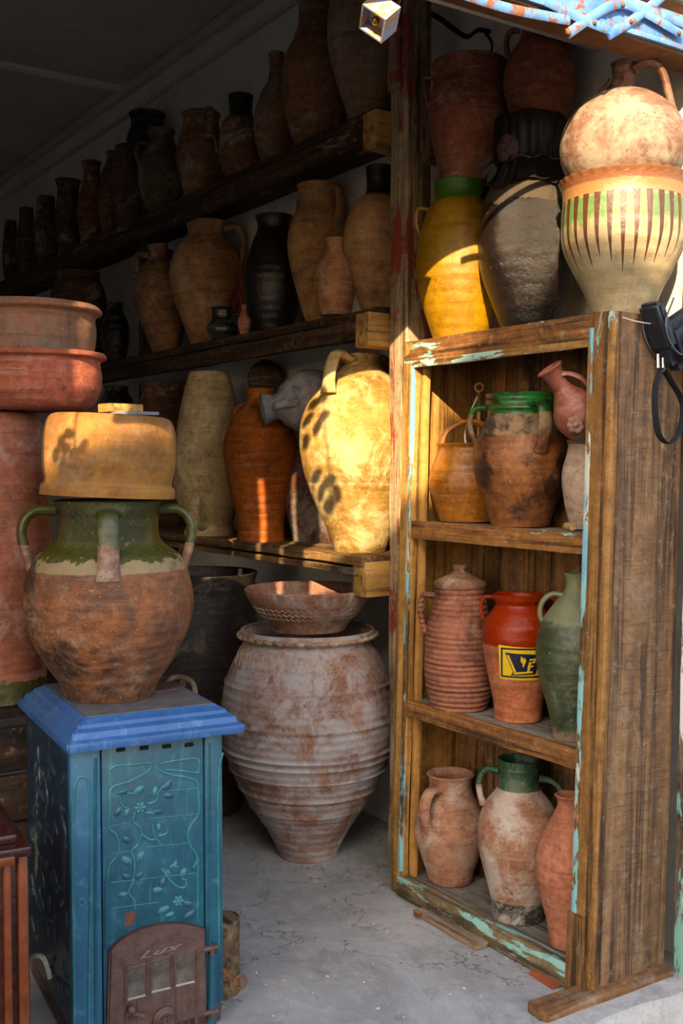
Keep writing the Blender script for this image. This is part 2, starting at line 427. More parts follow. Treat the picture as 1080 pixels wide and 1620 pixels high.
# ------------------------------------------------------------------ the room
def solid(name, lo, hi, mat, kind='structure', parent=None):
    bm = bmesh.new()
    c = [(a + b) / 2 for a, b in zip(lo, hi)]; s = [b - a for a, b in zip(lo, hi)]
    add_box(bm, (0, 0, 0), s)
    o = finish(bm, name, mat, parent, smooth=False); o.location = c
    if kind: o['kind'] = kind
    return o
WY = 2.50; CEIL = 3.54
solid('floor', (-9, -1.8, -.25), (-1.88, WY, 0), M['concrete'])
solid('ground', (-1.88, -14, -.25), (14, 14, -.07), M['asphalt'])
solid('wall_right', (-9, WY, 0), (-1.80, WY + .2, CEIL), M['plaster'])
solid('wall_back', (-9.2, -1.8, 0), (-9, WY + .2, CEIL), M['plaster'])
solid('wall_left', (-9, -2, 0), (-2.35, -1.8, CEIL), M['plaster'])
solid('ceiling', (-9.2, -2, CEIL), (-2.35, WY + .2, CEIL + .15), M['ceiling'])
solid('wall_front', (-2.35, -6, 2.64), (-1.90, 6, 5.2), M['plaster'])
solid('wall_facade', (-2.0, WY + .2, -.2), (-1.80, 6, 2.64), M['plaster'])
solid('wall_facade_far', (-2.35, -6, -.2), (-1.90, -1.5, 2.64), M['plaster'])
# unseen walls added across the lane, top edges shaped to mask the low sun
n = NT('ochre_render'); a = n.noise(2, None, 6, .6)
M['render'] = n.out(n.mix(a, hx('#cbb797'), hx('#b8a07d')), .9)
wo = solid('wall_sun_mask', (4.0, -5.38, -.2), (8, -1.2, 5.44), M['render'])
solid('wall_sun_mask_tall', (3.8, -8, -.2), (4.0, -5.38, 6.6), M['render'])  # thin unseen wall added to keep the sun off the left pots
solid('sun_mask_block', (4.0, -3.98, 5.30), (4.5, -3.50, 5.72), M['render'], None, wo).location = (.0 - 1.75, (-3.74 + 3.29), 5.51 - 2.62)  # block added on the wall top to shade the cabinet front
# cornice along the wall, cover strips on the ceiling
for i, (y, z, s) in enumerate(((WY - .02, CEIL - .03, (6.6, .04, .05)), (WY - .012, CEIL - .16, (6.6, .025, .02)))):
    o = board('trim_%d' % (i + 1), (-5.7, y, z), s, M['ceiling'], bev=.006, jit=.006, cuts=30); o['kind'] = 'structure'
p = at_Y(200, 134, WY)
o = solid('trim_3', (p.x - .03, -1.8, CEIL - .02), (p.x + .03, WY, CEIL), plain('strip_paint', '#e0d8ce', .8)); 
# sill of rough lime cement at the doorway
bm = bmesh.new(); N_ = 40
rows = []
for i in range(N_ + 1):
    y = 1.2 + (WY + .4 - 1.2) * i / N_
    e = .025 * mnoise.noise((y * 5, 0, 0)) + .012 * mnoise.noise((y * 22, 3, 0))
    rows.append([bm.verts.new((-1.96 + e * 1.6, y, .002)), bm.verts.new((-1.93, y, .010 + e * .1)), bm.verts.new((-1.865 + e, y, .008)), bm.verts.new((-1.83 + e * 1.2, y, -.075))])
for A, B in zip(rows, rows[1:]):
    for k in range(3): bm.faces.new((A[k], A[k+1], B[k+1], B[k]))
o = finish(bm, 'trim_4', M['sill']); o['kind'] = 'structure'
# door frame post at the right edge
o = board('trim_5', (-1.908, WY - .042, 1.27), (.075, .085, 2.6), M['jamb'], bev=.008, jit=.008, cuts=20, rot=(R(-.8), 0, 0)); o['kind'] = 'structure'

# ------------------------------------------------------------------ built-in shelving
PX = -2.91
post = empty('timber_post', (-2.96, 2.26, 0), 0, 'tall weathered timber post with flaking red paint left of the cabinet', 'post')
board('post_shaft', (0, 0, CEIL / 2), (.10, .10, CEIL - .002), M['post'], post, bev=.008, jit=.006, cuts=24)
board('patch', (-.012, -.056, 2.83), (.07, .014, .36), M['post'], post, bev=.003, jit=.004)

def shelf(label, x0, x1, z, yf, boards, rail, mat, group='long wall shelves'):
    t = empty('wall_shelf', ((x0 + x1) / 2, WY - .16, z), 0, label, 'shelf', group)
    L = x1 - x0; yb = WY - .16
    n_ = boards; wd = (WY - .01 - yf) / n_
    for i in range(n_):
        board('plank', (0, yf + wd * (i + .5) - yb, -.0165), (L, wd - .006, .033), mat, t, bev=.005, jit=.005, cuts=26)
    for (dy, dz, h, d) in rail:
        board('rail', (0, yf + dy - yb, -.036 - dz - h / 2), (L - .02, d, h), mat, t, bev=.006, jit=.006, cuts=26)
    return t
ZT, ZM, ZB = 2.605, 1.935, 1.09
shelf('highest dark wall shelf with a white-scuffed front rail', -8.9, -3.02, ZT, 2.17, 2, [(.02, 0, .07, .04)], M['shelf'])
shelf('middle dark wall shelf below the highest one', -8.9, -3.02, ZM, 2.17, 2, [(.02, 0, .065, .04)], M['shelf'])
t = shelf('lowest wall shelf of warped layered boards above the big ribbed jar', -5.2, -3.02, ZB, 2.10, 3, [], M['shelf_low'])
board('under_plank', (0, -.14, -.052), (2.1, .20, .022), M['shelf_low'], t, bev=.004, jit=.006, cuts=16)
# bracket beams whose sawn ends poke out beside the post
for i, (z, lb) in enumerate(((ZT - .085, 'sawn bracket beam end under the highest shelf'), (ZM - .10, 'sawn bracket beam end under the middle shelf'), (ZB - .10, 'sunlit sawn bracket beam end under the lowest shelf'))):
    h = (.125, .115, .120)[i]; y0 = (2.155, 2.125, 2.115)[i]
    o = board('bracket_beam', (-3.052, (y0 + WY - .005) / 2, z + (.005, .02, .02)[i]), (.08, WY - .005 - y0, h), M['block'], None, bev=.006, jit=.003)
    tag(o, lb, 'beam', 'bracket beams at the post')
# upright boards between the shelves
pu = at_Y(224, 470, 2.25)
o = board('shelf_upright', (pu.x, 2.34, (ZM + ZT - .11) / 2), (.035, .20, ZT - .11 - ZM - .002), M['upright'], None, bev=.004, jit=.004)
tag(o, 'upright board between the middle and highest shelves', 'board', 'shelf uprights')
o = board('shelf_upright', (pu.x - .10, 2.38, (ZM - .11) / 2), (.035, .20, ZM - .112), M['upright'], None, bev=.004, jit=.004)
tag(o, 'upright board holding the middle shelf behind the rough red pot', 'board', 'shelf uprights')

# ------------------------------------------------------------------ leaning cabinet
CW, CH, CD = .89, 1.785, .28
XL, XR = -2.848, -1.958
cab = empty('display_cabinet', ((XL + XR) / 2, 2.098, .012), 0, 'narrow wooden open-front cabinet leaning on the wall, traces of turquoise paint', 'cabinet')
cab.rotation_euler = (R(-1.7), 0, 0)       # leans back against the wall
hw = CW / 2
SZ = [(.045, .07), (.628, .053), (1.207, .056)]     # shelf top heights, rail heights
def cb(name, lo, hi, mat, **k):
    return board(name, [(a + b) / 2 for a, b in zip(lo, hi)], [b - a for a, b in zip(lo, hi)], mat, cab, **k)
cb('stile', (-hw, 0, 0), (-hw + .058, .03, CH), M['cab_stile_lit'], bev=.004, jit=.004, cuts=20)
cb('stile', (hw - .072, 0, 0), (hw - .002, .03, CH), M['cab_front'], bev=.004, jit=.004, cuts=20)
cb('top_rail', (-hw + .002, -.002, CH - .072), (hw - .074, .028, CH), M['cab_front_x'], bev=.004, jit=.003, cuts=14)
cb('side_panel', (hw - .030, .031, .0), (hw, CD, CH), M['cab_side'], bev=.003, jit=.002, cuts=16)
cb('side_panel', (-hw, .031, .0), (-hw + .022, CD, CH), M['cab_in'], bev=.003, jit=.002, cuts=16)
cb('top_board', (-hw + .023, .03, CH - .028), (hw - .031, CD, CH - .002), M['cab_shelf'], bev=.003, jit=.002)
xs = [-hw + .023, -hw + .20, -hw + .36, -hw + .55, hw - .22, hw - .031]
for a_, b_ in zip(xs, xs[1:]):
    cb('back_board', (a_ + .002, CD - .018, .0), (b_ - .002, CD, CH - .03), M['cab_back'], bev=.002, jit=.0015, cuts=12)
for i, (z, h) in enumerate(SZ):
    cb('shelf_board', (-hw + .023, .03, z - .022), (hw - .031, CD - .019, z), M['cab_shelf'], bev=.002, jit=.0015)
    if i: cb('shelf_rail', (-hw + .045, .004, z - h), (hw - .066, .030, z + .002), M['cab_front_x'], bev=.004, jit=.003, cuts=14)
    else: cb('bottom_rail', (-hw + .05, -.012, -.005), (hw - .073, .029, z + .012), M['cab_bottom'], bev=.005, jit=.005, cuts=14)
# painted inner edges of the frame
cb('painted_edge', (-hw + .046, -.006, .07), (-hw + .058, .008, CH - .08), M['cab_trim'], bev=.002, jit=.002, cuts=22)
cb('painted_edge', (hw - .080, -.006, .06), (hw - .066, .008, CH - .04), M['cab_trim'], bev=.002, jit=.002, cuts=22)
cb('painted_edge', (-hw + .062, -.006, CH - .088), (hw - .082, .008, CH - .066), M['cab_trim_x'], bev=.002, jit=.002, cuts=14)
cb('inner_post', (-hw + .056, .031, .05), (-hw + .074, .055, CH - .08), M['cab_in'], bev=.003, jit=.002, cuts=14)
# splintered foot of the right stile
cb('splinter', (hw - .088, -.012, .0), (hw - .03, -.002, .20), M['cab_front'], bev=.002, jit=.005)
# planks on the floor by the cabinet
o = board('loose_plank', (-1.965, 2.145, .016), (.085, .46, .028), M['plank'], None, bev=.003, jit=.006, cuts=10, rot=(0, 0, R(-1)))
tag(o, 'short splintered plank under the right side of the cabinet', 'plank')
a_, b_ = at_Z(662, 1440, .01), at_Z(762, 1497, .01)
o = board('wood_strip', (a_ + b_) / 2, ((b_ - a_).length, .045, .016), M['scrap'], None, bev=.003, jit=.004, rot=(0, 0, math.atan2((b_ - a_).y, (b_ - a_).x)))
tag(o, 'thin pale wooden strip on the floor before the cabinet', 'plank')
a_ = at_Z(862, 1546, .01)
o = board('tile_chip', (a_.x, a_.y, .006), (.10, .035, .012), plain('red_tile', '#a5542f', .8, 0, '#7d3c22', 30, .3), None, bev=.003, jit=.003, rot=(0, 0, R(-6)))
tag(o, 'red tile shard wedged under the cabinet front', 'tile shard')

# ------------------------------------------------------------------ pots
def pot(name, label, cx, prof, mat, Y=None, d=None, base=0.0, handles=(), group=None, cat='jar', mouth=True, wall=.010,
        tilt=0, tiltb=0, hmat=None, segs=56, wob=.006, scallop=None, yaw=0, deep=.55, sub=None, ridges=(), loc=None, rim=None):
    """prof = [(image y, half width)] from mouth to foot, handles = [(azimuth, [(radial px, image y)...], width px, thick px)]"""
    my = sum(p[0] for p in prof) / len(prof)
    if Y is not None:                                            # keep clear of the wall
        for _k in range(4):
            rm = max(h for _, h in prof) * (at_Y(cx, my, Y) - CAM).dot(FWD) / F * 1.012
            Y = min(Y, WY - .006 - rm)
    ax = at_Y(cx, my, Y) if Y is not None else at_d(cx, my, d)
    hd = math.hypot(ax.x, ax.y); dep = (ax - CAM).dot(FWD); s = dep / F
    def zz(py):
        r = ray(cx, py); return EYE + hd / math.hypot(r.x, r.y) * r.z
    vx, vy = ax.x / hd, ax.y / hd
    rz = math.atan2(-vx, vy) + yaw
    t = empty(name, (ax.x, ax.y, base) if loc is None else loc, rz, label, cat, group)
    t.rotation_euler = (R(tiltb), R(tilt), rz)
    pts = [(h * s, zz(y) - base) for (y, h) in prof]
    lo = pts[-1][1]; hi = pts[0][1]
    pts = [(r, (z - lo) / (hi - lo) * hi) for r, z in pts]       # foot exactly on its support
    def zl(py): return (zz(py) - base - lo) / (hi - lo) * hi
    out = [(p.x, p.y) for p in cr([(r, z, 0) for r, z in reversed(pts)], 6)]
    # small raised ridges
    if ridges:
        o2 = []
        zmax = hi; K = 150
        for k in range(K + 1):
            z = zmax * k / K; r = None
            for (r0, z0), (r1, z1) in zip(out, out[1:]):
                if z0 <= z <= z1 and z1 > z0: r = r0 + (r1 - r0) * (z - z0) / (z1 - z0); break
            if r is None: continue
            for (ry, amp, wd_) in ridges:
                r += amp * math.exp(-((z - zl(ry)) / wd_) ** 2)
            o2.append((r, z))
        out = o2
    prof3 = [(0, 0), (out[0][0] * .96, 0)] + out
    rt, zt = out[-1]
    if mouth:
        inner = []
        for (r, z) in reversed(out[:-1]):
            if z < hi * (1 - deep): break
            inner.append((max(r - wall, .004), z))
        prof3 += [(rt - wall * .45, zt + wall * .30), (rt - wall, zt - wall * .1)] + inner + [(0, inner[-1][1] if inner else zt - .03)]
    else:
        prof3 += [(rt * .93, zt + .004), (0, zt + .006)]
    bm = bmesh.new(); revolve(bm, prof3, segs, wob, random.random() * 30, (zl(scallop[0]), scallop[1], scallop[2]) if scallop else None)
    mm = mat(zl) if callable(mat) else mat
    finish(bm, 'body', mm, t, ang=50)
    hm = (hmat(zl) if callable(hmat) else hmat) or mm
    for (az, path, wd_, th) in handles:
        ca, sa = math.cos(R(az)), math.sin(R(az))
        q = [(r * s * ca, r * s * sa, zl(y)) for r, y in path]
        bm = bmesh.new(); sweep(bm, q, wd_ * s, th * s, (-sa, ca, 0), 6, 10, 0, .3)
        finish(bm, 'handle', hm, t)
    t['s'] = s; del t['s']
    return t, s, zl, out
def C(name, *a, bands=(), **k):
    """deferred clay: bands given in image y"""
    def f(zl): return clay(name, *a, bands=[(zl(y1), zl(y0), c, r, e) for (y0, y1, c, r, e) in bands], **k)
    return f

GT, GM, GB, GC = 'jars on the highest shelf', 'jars on the middle shelf', 'jars on the lowest shelf', 'jars stacked on the cabinet'
TAN = ('#a8713f', '#8a5830'); RED = ('#a9552e', '#8a4023'); PALE = ('#b98a55', '#a0713f')
# --- highest shelf, right to left
yt = 2.33
pot('clay_jar', 'very large pale jar beside the post, mouth cut off by the frame top', 582, [(-110, 30), (-95, 28), (-60, 45), (0, 62), (50, 65), (110, 50), (160, 32), (186, 25)], C('t1', '#9c7c5c', '#87654a', da=.3), Y=2.34, base=ZT, group=GT)
pot('clay_jar', 'large brown jar with a collared neck next to the very large pale jar', 500, [(7, 28), (18, 27), (40, 29), (58, 36), (90, 53), (125, 57), (170, 47), (205, 36), (224, 30)], C('t2', '#8f5a30', '#6d4529', da=.35, ka=.15), Y=2.33, base=ZT, group=GT, ridges=[(50, .004, .006)])
pot('clay_jar', 'narrow-necked mottled jar on the highest shelf, left of the large brown jar', 437, [(85, 13), (95, 11), (122, 13), (142, 25), (180, 37), (215, 32), (248, 20)], C('t3', '#8f5f3a', '#6c4529', da=.6, dust='#8f8070'), Y=2.30, base=ZT, group=GT)
pot('clay_jar', 'brown jar with a black glazed collar on the highest shelf', 381, [(152, 20), (158, 19), (180, 19), (190, 28), (225, 36), (255, 31), (280, 22)], C('t4', '#7a4e2a', '#58371f', bands=[(140, 186, '#0d0f0c', .3, .004)]), Y=2.30, base=ZT, group=GT)
pot('clay_jar', 'squat tan jar with a broad strap handle tied with string', 318, [(181, 31), (190, 28), (205, 31), (235, 40), (265, 35), (300, 22)], C('t5', '#8a5f33', '#6d4726'), Y=2.30, base=ZT, group=GT, handles=[(-70, [(28, 188), (40, 182), (44, 200), (38, 222)], 13, 6)])
pot('clay_jar', 'grey speckled jar with a loop handle on the highest shelf', 256, [(207, 21), (213, 18), (222, 20), (250, 35), (275, 37), (300, 30), (325, 20)], C('t6', '#5e5446', '#4a4135', da=.6, dust='#8b8458', speck=.6), Y=2.29, base=ZT, group=GT, handles=[(180, [(18, 226), (33, 225), (40, 238), (34, 255)], 9, 6)])
ZT8 = at_Y(205, 232, 2.33).z
pot('clay_jar', 'dark brown jar left of the black sooty pot on the highest shelf', 203, [(232, 20), (240, 22), (270, 28), (300, 24), (338, 16)], C('t8', '#6a4730', '#4a3020', da=.4), Y=2.33, base=ZT, group=GT)
pot('clay_pot', 'black sooty pot showing above the grey speckled jar', 233, [(181, 29), (188, 26), (200, 26), (225, 33), (262, 26)], C('t7', '#1c1712', '#120e0b', da=.1), Y=2.38, base=at_Y(233, 262, 2.38).z, group=GT, cat='pot')
pot('clay_jar', 'tall jar under the black sooty pot, mostly hidden', 233, [(263, 15), (275, 15), (300, 15), (318, 13)], C('t7b', '#4a3323', '#332216'), Y=2.42, base=ZT, group=GT)
pot('clay_jar', 'slim brown jar between the reddish jar and the dark brown jar', 176, [(240, 8), (252, 8), (268, 16), (300, 22), (330, 18), (352, 12)], C('t9', '#74502f', '#553820'), Y=2.31, base=ZT, group=GT)
pot('clay_jar', 'reddish jar with a wide neck towards the dark end of the highest shelf', 145, [(257, 16), (263, 13), (280, 14), (300, 21), (325, 23), (362, 14)], C('t10', '#8a4526', '#6a331c'), Y=2.30, base=ZT, group=GT)
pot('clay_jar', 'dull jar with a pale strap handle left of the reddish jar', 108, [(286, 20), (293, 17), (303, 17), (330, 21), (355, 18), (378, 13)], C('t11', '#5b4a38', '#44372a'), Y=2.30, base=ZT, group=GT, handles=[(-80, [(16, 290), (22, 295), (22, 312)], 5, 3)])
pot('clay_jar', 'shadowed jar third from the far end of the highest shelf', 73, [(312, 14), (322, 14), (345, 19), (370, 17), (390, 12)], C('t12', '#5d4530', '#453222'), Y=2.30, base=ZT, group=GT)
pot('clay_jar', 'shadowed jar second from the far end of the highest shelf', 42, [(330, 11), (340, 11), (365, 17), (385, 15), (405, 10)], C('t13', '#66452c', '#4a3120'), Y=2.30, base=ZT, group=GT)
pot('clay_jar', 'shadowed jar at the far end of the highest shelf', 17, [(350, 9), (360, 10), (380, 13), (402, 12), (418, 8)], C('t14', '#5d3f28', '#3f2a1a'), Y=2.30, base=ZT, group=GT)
# --- middle shelf
pot('clay_jar', 'tan jar with a black-green collar half hidden by the post', 600, [(265, 22), (272, 21), (303, 22), (312, 35), (345, 54), (385, 57), (430, 44), (477, 26)], C('m1', '#b07d45', '#936236', bands=[(250, 306, '#161d12', .35, .003)]), Y=2.32, base=ZM, group=GM)
pot('clay_jar', 'tall tan jar with a strap handle on the middle shelf', 505, [(294, 36), (303, 33), (322, 31), (340, 42), (375, 51), (410, 47), (455, 34), (503, 18)], C('m2', '#b58248', '#976535', da=.25), Y=2.365, base=ZM, group=GM, handles=[(-50, [(33, 300), (46, 305), (50, 330), (46, 352)], 16, 7), (130, [(33, 300), (46, 305), (50, 330), (46, 352)], 16, 7)])
pot('small_jar', 'small tan jar standing in front of the tall tan jar', 530, [(378, 18), (385, 15), (400, 16), (412, 24), (440, 33), (465, 31), (497, 24)], C('m3', '#a8713a', '#8a5629'), Y=2.185, base=ZM, group=GM)
pot('clay_jar', 'glossy black jar on the middle shelf', 434, [(343, 31), (350, 28), (362, 27), (385, 37), (430, 50), (470, 47), (517, 33)], C('m4', '#15110f', '#0e0b0a', da=.05, rough=.28, spec=.5, dust='#3a332c', speck=.1), Y=2.33, base=ZM, group=GM)
pot('bud_vase', 'tiny terracotta vase between the black mug and the black jar', 386, [(483, 5), (489, 4), (496, 6), (507, 11), (518, 9), (528, 6)], C('m5', '#a5552c', '#8c4422'), Y=2.19, base=ZM, cat='vase')
pot('glazed_mug', 'small black-green glazed mug on the middle shelf edge', 352, [(488, 19), (493, 17), (505, 17), (522, 25), (535, 22), (541, 19)], C('m6', '#10201a', '#0a120e', da=.02, rough=.12, spec=.6, speck=.05), Y=2.20, base=ZM, cat='mug', handles=[(5, [(16, 497), (27, 497), (31, 512), (24, 526)], 6, 5)])
pot('clay_jar', 'fat tan jar with a large handle and white patch', 326, [(352, 33), (360, 29), (374, 30), (392, 46), (430, 58), (470, 52), (515, 35), (550, 22)], C('m8', '#b57f45', '#966233', da=.45, dust='#b8a58c'), Y=2.33, base=ZM, group=GM, handles=[(-8, [(29, 362), (50, 360), (59, 380), (57, 405), (52, 425)], 15, 9)])
pot('clay_jar', 'brown jar with a thin loop handle leaning left against the upright', 262, [(388, 17), (395, 14), (408, 16), (425, 32), (470, 45), (510, 36), (562, 20)], C('m9', '#99663a', '#7a4d2a', da=.35), Y=2.26, base=ZM, group=GM, tilt=-4, handles=[(185, [(16, 404), (34, 402), (42, 418), (38, 440)], 9, 7)])
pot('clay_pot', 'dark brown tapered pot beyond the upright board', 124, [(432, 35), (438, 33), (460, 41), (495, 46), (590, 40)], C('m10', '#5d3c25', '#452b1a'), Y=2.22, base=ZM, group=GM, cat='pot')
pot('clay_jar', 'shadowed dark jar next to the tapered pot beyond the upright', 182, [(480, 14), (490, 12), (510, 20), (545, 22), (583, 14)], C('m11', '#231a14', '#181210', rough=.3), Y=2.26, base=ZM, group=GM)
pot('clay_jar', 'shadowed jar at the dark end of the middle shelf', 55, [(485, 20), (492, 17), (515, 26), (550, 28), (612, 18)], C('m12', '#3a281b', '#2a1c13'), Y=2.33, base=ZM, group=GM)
# red pierced ornament behind the tiny vase
pr = at_Y(374, 528, 2.40)
t = empty('pierced_ornament', (pr.x, pr.y, ZM), math.atan2(-pr.x, pr.y), 'red pierced ornament behind the tiny vase', 'ornament')
bm = bmesh.new(); s_ = (pr - CAM).dot(FWD) / F
redm = plain('red_glaze', '#7d1d15', .5, 0, '#5a140f', 30, .2)
for (x0, z0, rx, rz_) in ((0, 98, 9, 14), (-2, 70, 11, 15), (1, 40, 12, 16)):
    q = [(x0 * s_ + rx * s_ * math.cos(2 * math.pi * k / 20), 0, z0 * s_ + rz_ * s_ * math.sin(2 * math.pi * k / 20)) for k in range(20)]
    sweep(bm, q, 9 * s_, 8 * s_, None, 1, 8, 0, 0, True)
sweep(bm, [(0, 0, 0), (0, 0, 26 * s_)], 16 * s_, 10 * s_, None, 4, 8, .3, 0)
finish(bm, 'openwork', redm, t)
# --- lowest shelf
pot('storage_jar', 'big sunlit cream jar with broad handles next to the post', 570, [(562, 33), (570, 30), (588, 40), (615, 69), (660, 92), (700, 96), (750, 88), (800, 69), (840, 50), (868, 40)], C('b1', '#a07a3a', '#7d5a1a', da=.6, dust='#bda878', dark='#5d421a', ka=.12, sat=1.0), Y=2.235, base=ZB, group=GB, handles=[(-128, [(33, 570), (58, 563), (74, 585), (80, 625)], 24, 11), (52, [(33, 570), (58, 563), (74, 585), (80, 625)], 24, 11)], ridges=[(760, -.003, .004)])
pot('storage_jar', 'smooth orange jar with stripes of sunlight on the lowest shelf', 412, [(616, 24), (624, 22), (640, 24), (660, 42), (700, 57), (735, 57), (790, 48), (830, 38), (868, 38)], C('b2', '#b5642a', '#a05422', sat=1.05, da=.1, ka=.02, speck=.1, rings=.5), Y=2.20, base=ZB, group=GB, handles=[(165, [(22, 640), (38, 648), (41, 662), (38, 672)], 9, 8)])
pot('storage_jar', 'dusty dark red jar squeezed between the orange and cream jars', 497, [(690, 22), (700, 20), (718, 30), (760, 44), (810, 46), (845, 38), (868, 34)], C('b4', '#6d3a22', '#4d2c1e', da=.75, dust='#8a7f78'), Y=2.38, base=ZB, group=GB)
pot('storage_jar', 'tall pale jar stood upside down on its rim, tapering upward', 331, [(588, 30), (596, 33), (640, 43), (700, 53), (750, 57), (800, 52), (830, 40), (845, 36), (856, 40), (862, 40)], C('b5', '#b59a6a', '#9a7f52', da=.35, dust='#c4b597', ka=.15), Y=2.20, base=ZB, group=GB, mouth=False, ridges=[(703, .003, .003)], handles=[(-110, [(36, 848), (58, 842), (66, 815), (52, 788)], 14, 9)])
pot('clay_pot', 'rough reddish pot with a crumbled rim behind the upside-down jar', 258, [(606, 38), (614, 35), (630, 35), (660, 44), (740, 46), (868, 30)], C('b6', '#7d4a2e', '#5f3622', da=.4), Y=2.33, base=ZB, group=GB, cat='pot', wob=.02)
pot('clay_jar', 'dark brown jar behind the orange jar, only its round top showing', 421, [(571, 9), (578, 20), (596, 29), (620, 27), (700, 32), (868, 24)], C('b7', '#4f3524', '#3a2618', da=.25), Y=2.42, base=ZB, group=GB, mouth=False)
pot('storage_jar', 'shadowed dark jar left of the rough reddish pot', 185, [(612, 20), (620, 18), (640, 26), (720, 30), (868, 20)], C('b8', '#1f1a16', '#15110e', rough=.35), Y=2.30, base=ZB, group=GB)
# grey-white pot lying on its side, mouth to the left
pg = at_Y(487, 632, 2.30)
t, s_, zl, _ = pot('water_pot', 'chalky grey-white pot lying on its side with its mouth to the left', 487, [(570, 26), (578, 23), (592, 20), (606, 34), (640, 50), (672, 44), (690, 24)], C('b3', '#a59da0', '#8d8890', da=.5, dust='#c9c3c0', ka=.05, bands=[(560, 585, '#8f979e', .6, .008)]), Y=2.30, base=at_Y(487, 690, 2.30).z, group=GB,
    handles=[(-90, [(20, 588), (34, 590), (44, 602), (40, 622)], 12, 8)])
t.location += RIGHT * (46 * s_) + Vector((0, 0, 62 * s_)); t.rotation_euler = (R(8), R(-100), t.rotation_euler[2])
# --- stacked on top of the cabinet
ZC = CH + .010
pot('glazed_jar', 'ochre-yellow glazed jar with a green collar on the cabinet top', 728, [(290, 43), (298, 41), (318, 41), (330, 50), (380, 65), (430, 70), (480, 62), (545, 42)], C('c1', '#a87c1c', '#8a6416', sat=1.15, da=.12, dust='#b8964a', ka=.04, dark='#4a3410', rough=.42, spec=.45, bands=[(280, 321, '#3d6a1c', .35, .003)], speck=.15), Y=2.255, base=ZC, group=GC,
    handles=[(180, [(46, 333), (66, 330), (70, 350), (64, 372), (62, 382)], 9, 6)])
pot('clay_pot', 'reddish wide-mouthed pot with a strap handle on the ochre jar', 742, [(102, 60), (112, 57), (125, 56), (170, 64), (215, 60), (260, 50), (292, 44)], C('c2', '#8f4a28', '#74391e', da=.2), Y=2.280, base=at_Y(742, 290, 2.270).z, group=GC, cat='pot', handles=[(180, [(55, 122), (68, 120), (70, 140), (60, 178)], 12, 7)])
pot('tarred_jar', 'black tarred jar with its neck bound in dark cloth', 838, [(196, 42), (205, 45), (225, 47), (262, 46), (280, 56), (320, 73), (380, 83), (430, 78), (480, 60), (524, 42)], C('c3', '#1a1310', '#0e0b09', da=.12, dust='#241d19', rough=.22, spec=.45, speck=.3, bmp=1.0, sat=1.1, bands=[(190, 330, '#43382c', .6, .03)]), Y=2.290, base=ZC, group=GC, wob=.012)
pot('amphora', 'reddish two-handled amphora standing on the tarred jar', 853, [(26, 33), (34, 32), (48, 27), (64, 33), (90, 48), (130, 57), (160, 51), (190, 42)], C('c4', '#8a4222', '#6d331b', da=.1), Y=2.350, base=at_Y(853, 192, 2.350).z, group=GC,
    handles=[(180, [(30, 45), (46, 48), (52, 68), (46, 92)], 14, 9), (-10, [(27, 42), (44, 42), (49, 60), (42, 82)], 14, 9)])
pot('slip_glazed_bowl', 'cream deep bowl with brown drips and green splashes, scalloped rim', 985, [(287, 100), (296, 97), (310, 94), (350, 96), (390, 94), (430, 78), (465, 60), (506, 46)], lambda zl: clay('c5', '#a08d66', '#937f58', da=.12, dust='#a89c86', ka=.02, dark='#7a5a30', rough=.3, spec=.5, speck=.1, rings=.3,
    bands=[(zl(324), zl(300), '#94662e', .22, .004), (zl(304), 9, '#74401a', .2, .004)], drips=(zl(322), zl(435), 30, '#4a2710')), Y=2.280, base=ZC, group=GC, cat='bowl', scallop=(293, 30, .012), segs=120)
pot('water_jug', 'whitewashed round jug with a narrow neck standing on the dripped bowl', 985, [(101, 20), (107, 18), (125, 17), (142, 20), (152, 45), (180, 80), (215, 96), (250, 96), (278, 84), (296, 70)], C('c6', '#80543a', '#6d452e', da=.7, dust='#948470', bands=[(60, 146, '#6a3a22', .6, .003)]), Y=2.280, base=at_Y(985, 299, 2.280).z, group=GC, cat='jug',
    handles=[(-14, [(18, 113), (38, 105), (58, 120), (72, 165), (78, 190)], 24, 12), (166, [(18, 125), (32, 138), (44, 160)], 16, 10)])
# --- cabinet, upper compartment
SH = [z + .012 for z, _ in SZ]
pot('cooking_pot', 'orange glazed pot with a hoop handle in the upper compartment', 738, [(703, 48), (710, 44), (722, 48), (765, 60), (800, 52), (829, 42)], C('d1', '#b0702a', '#985c1e', sat=1.05, da=.12, ka=.05, rough=.4, spec=.5), Y=2.290, base=SH[2], cat='pot', group='jars in the cabinet',
    handles=[(20, [(44, 707), (40, 680), (20, 668), (-10, 668), (-34, 684), (-42, 707)], 11, 10)])
pot('glazed_jar', 'scorched brown jar with a bright green glazed rim in the cabinet', 823, [(624, 56), (630, 54), (640, 55), (655, 52), (668, 56), (700, 72), (730, 75), (770, 68), (805, 55), (836, 46)], C('d2', '#8f5726', '#6f3e1c', da=.12, ka=.62, dark='#2a1a12', dust='#a9825a', rough=.5, spec=.4, sat=1.0, bands=[(610, 657, '#24702c', .18, .004), (657, 690, '#8d7152', .8, .006)]), Y=2.255, base=SH[2], group='jars in the cabinet', ridges=[(634, .003, .003), (648, .003, .003)],
    handles=[(178, [(52, 645), (72, 648), (80, 664), (76, 690), (68, 704)], 12, 9), (-66, [(54, 640), (76, 640), (90, 660), (88, 690), (74, 716)], 22, 11)])
pot('clay_jar', 'pale buff jar behind the right stile of the upper compartment', 925, [(697, 30), (703, 27), (715, 28), (750, 36), (790, 33), (840, 22)], C('d4', '#b89a80', '#9d7c62', da=.4, bands=[(690, 703, '#8a4a2c', .7, .002)]), Y=2.280, base=SH[2], group='jars in the cabinet')
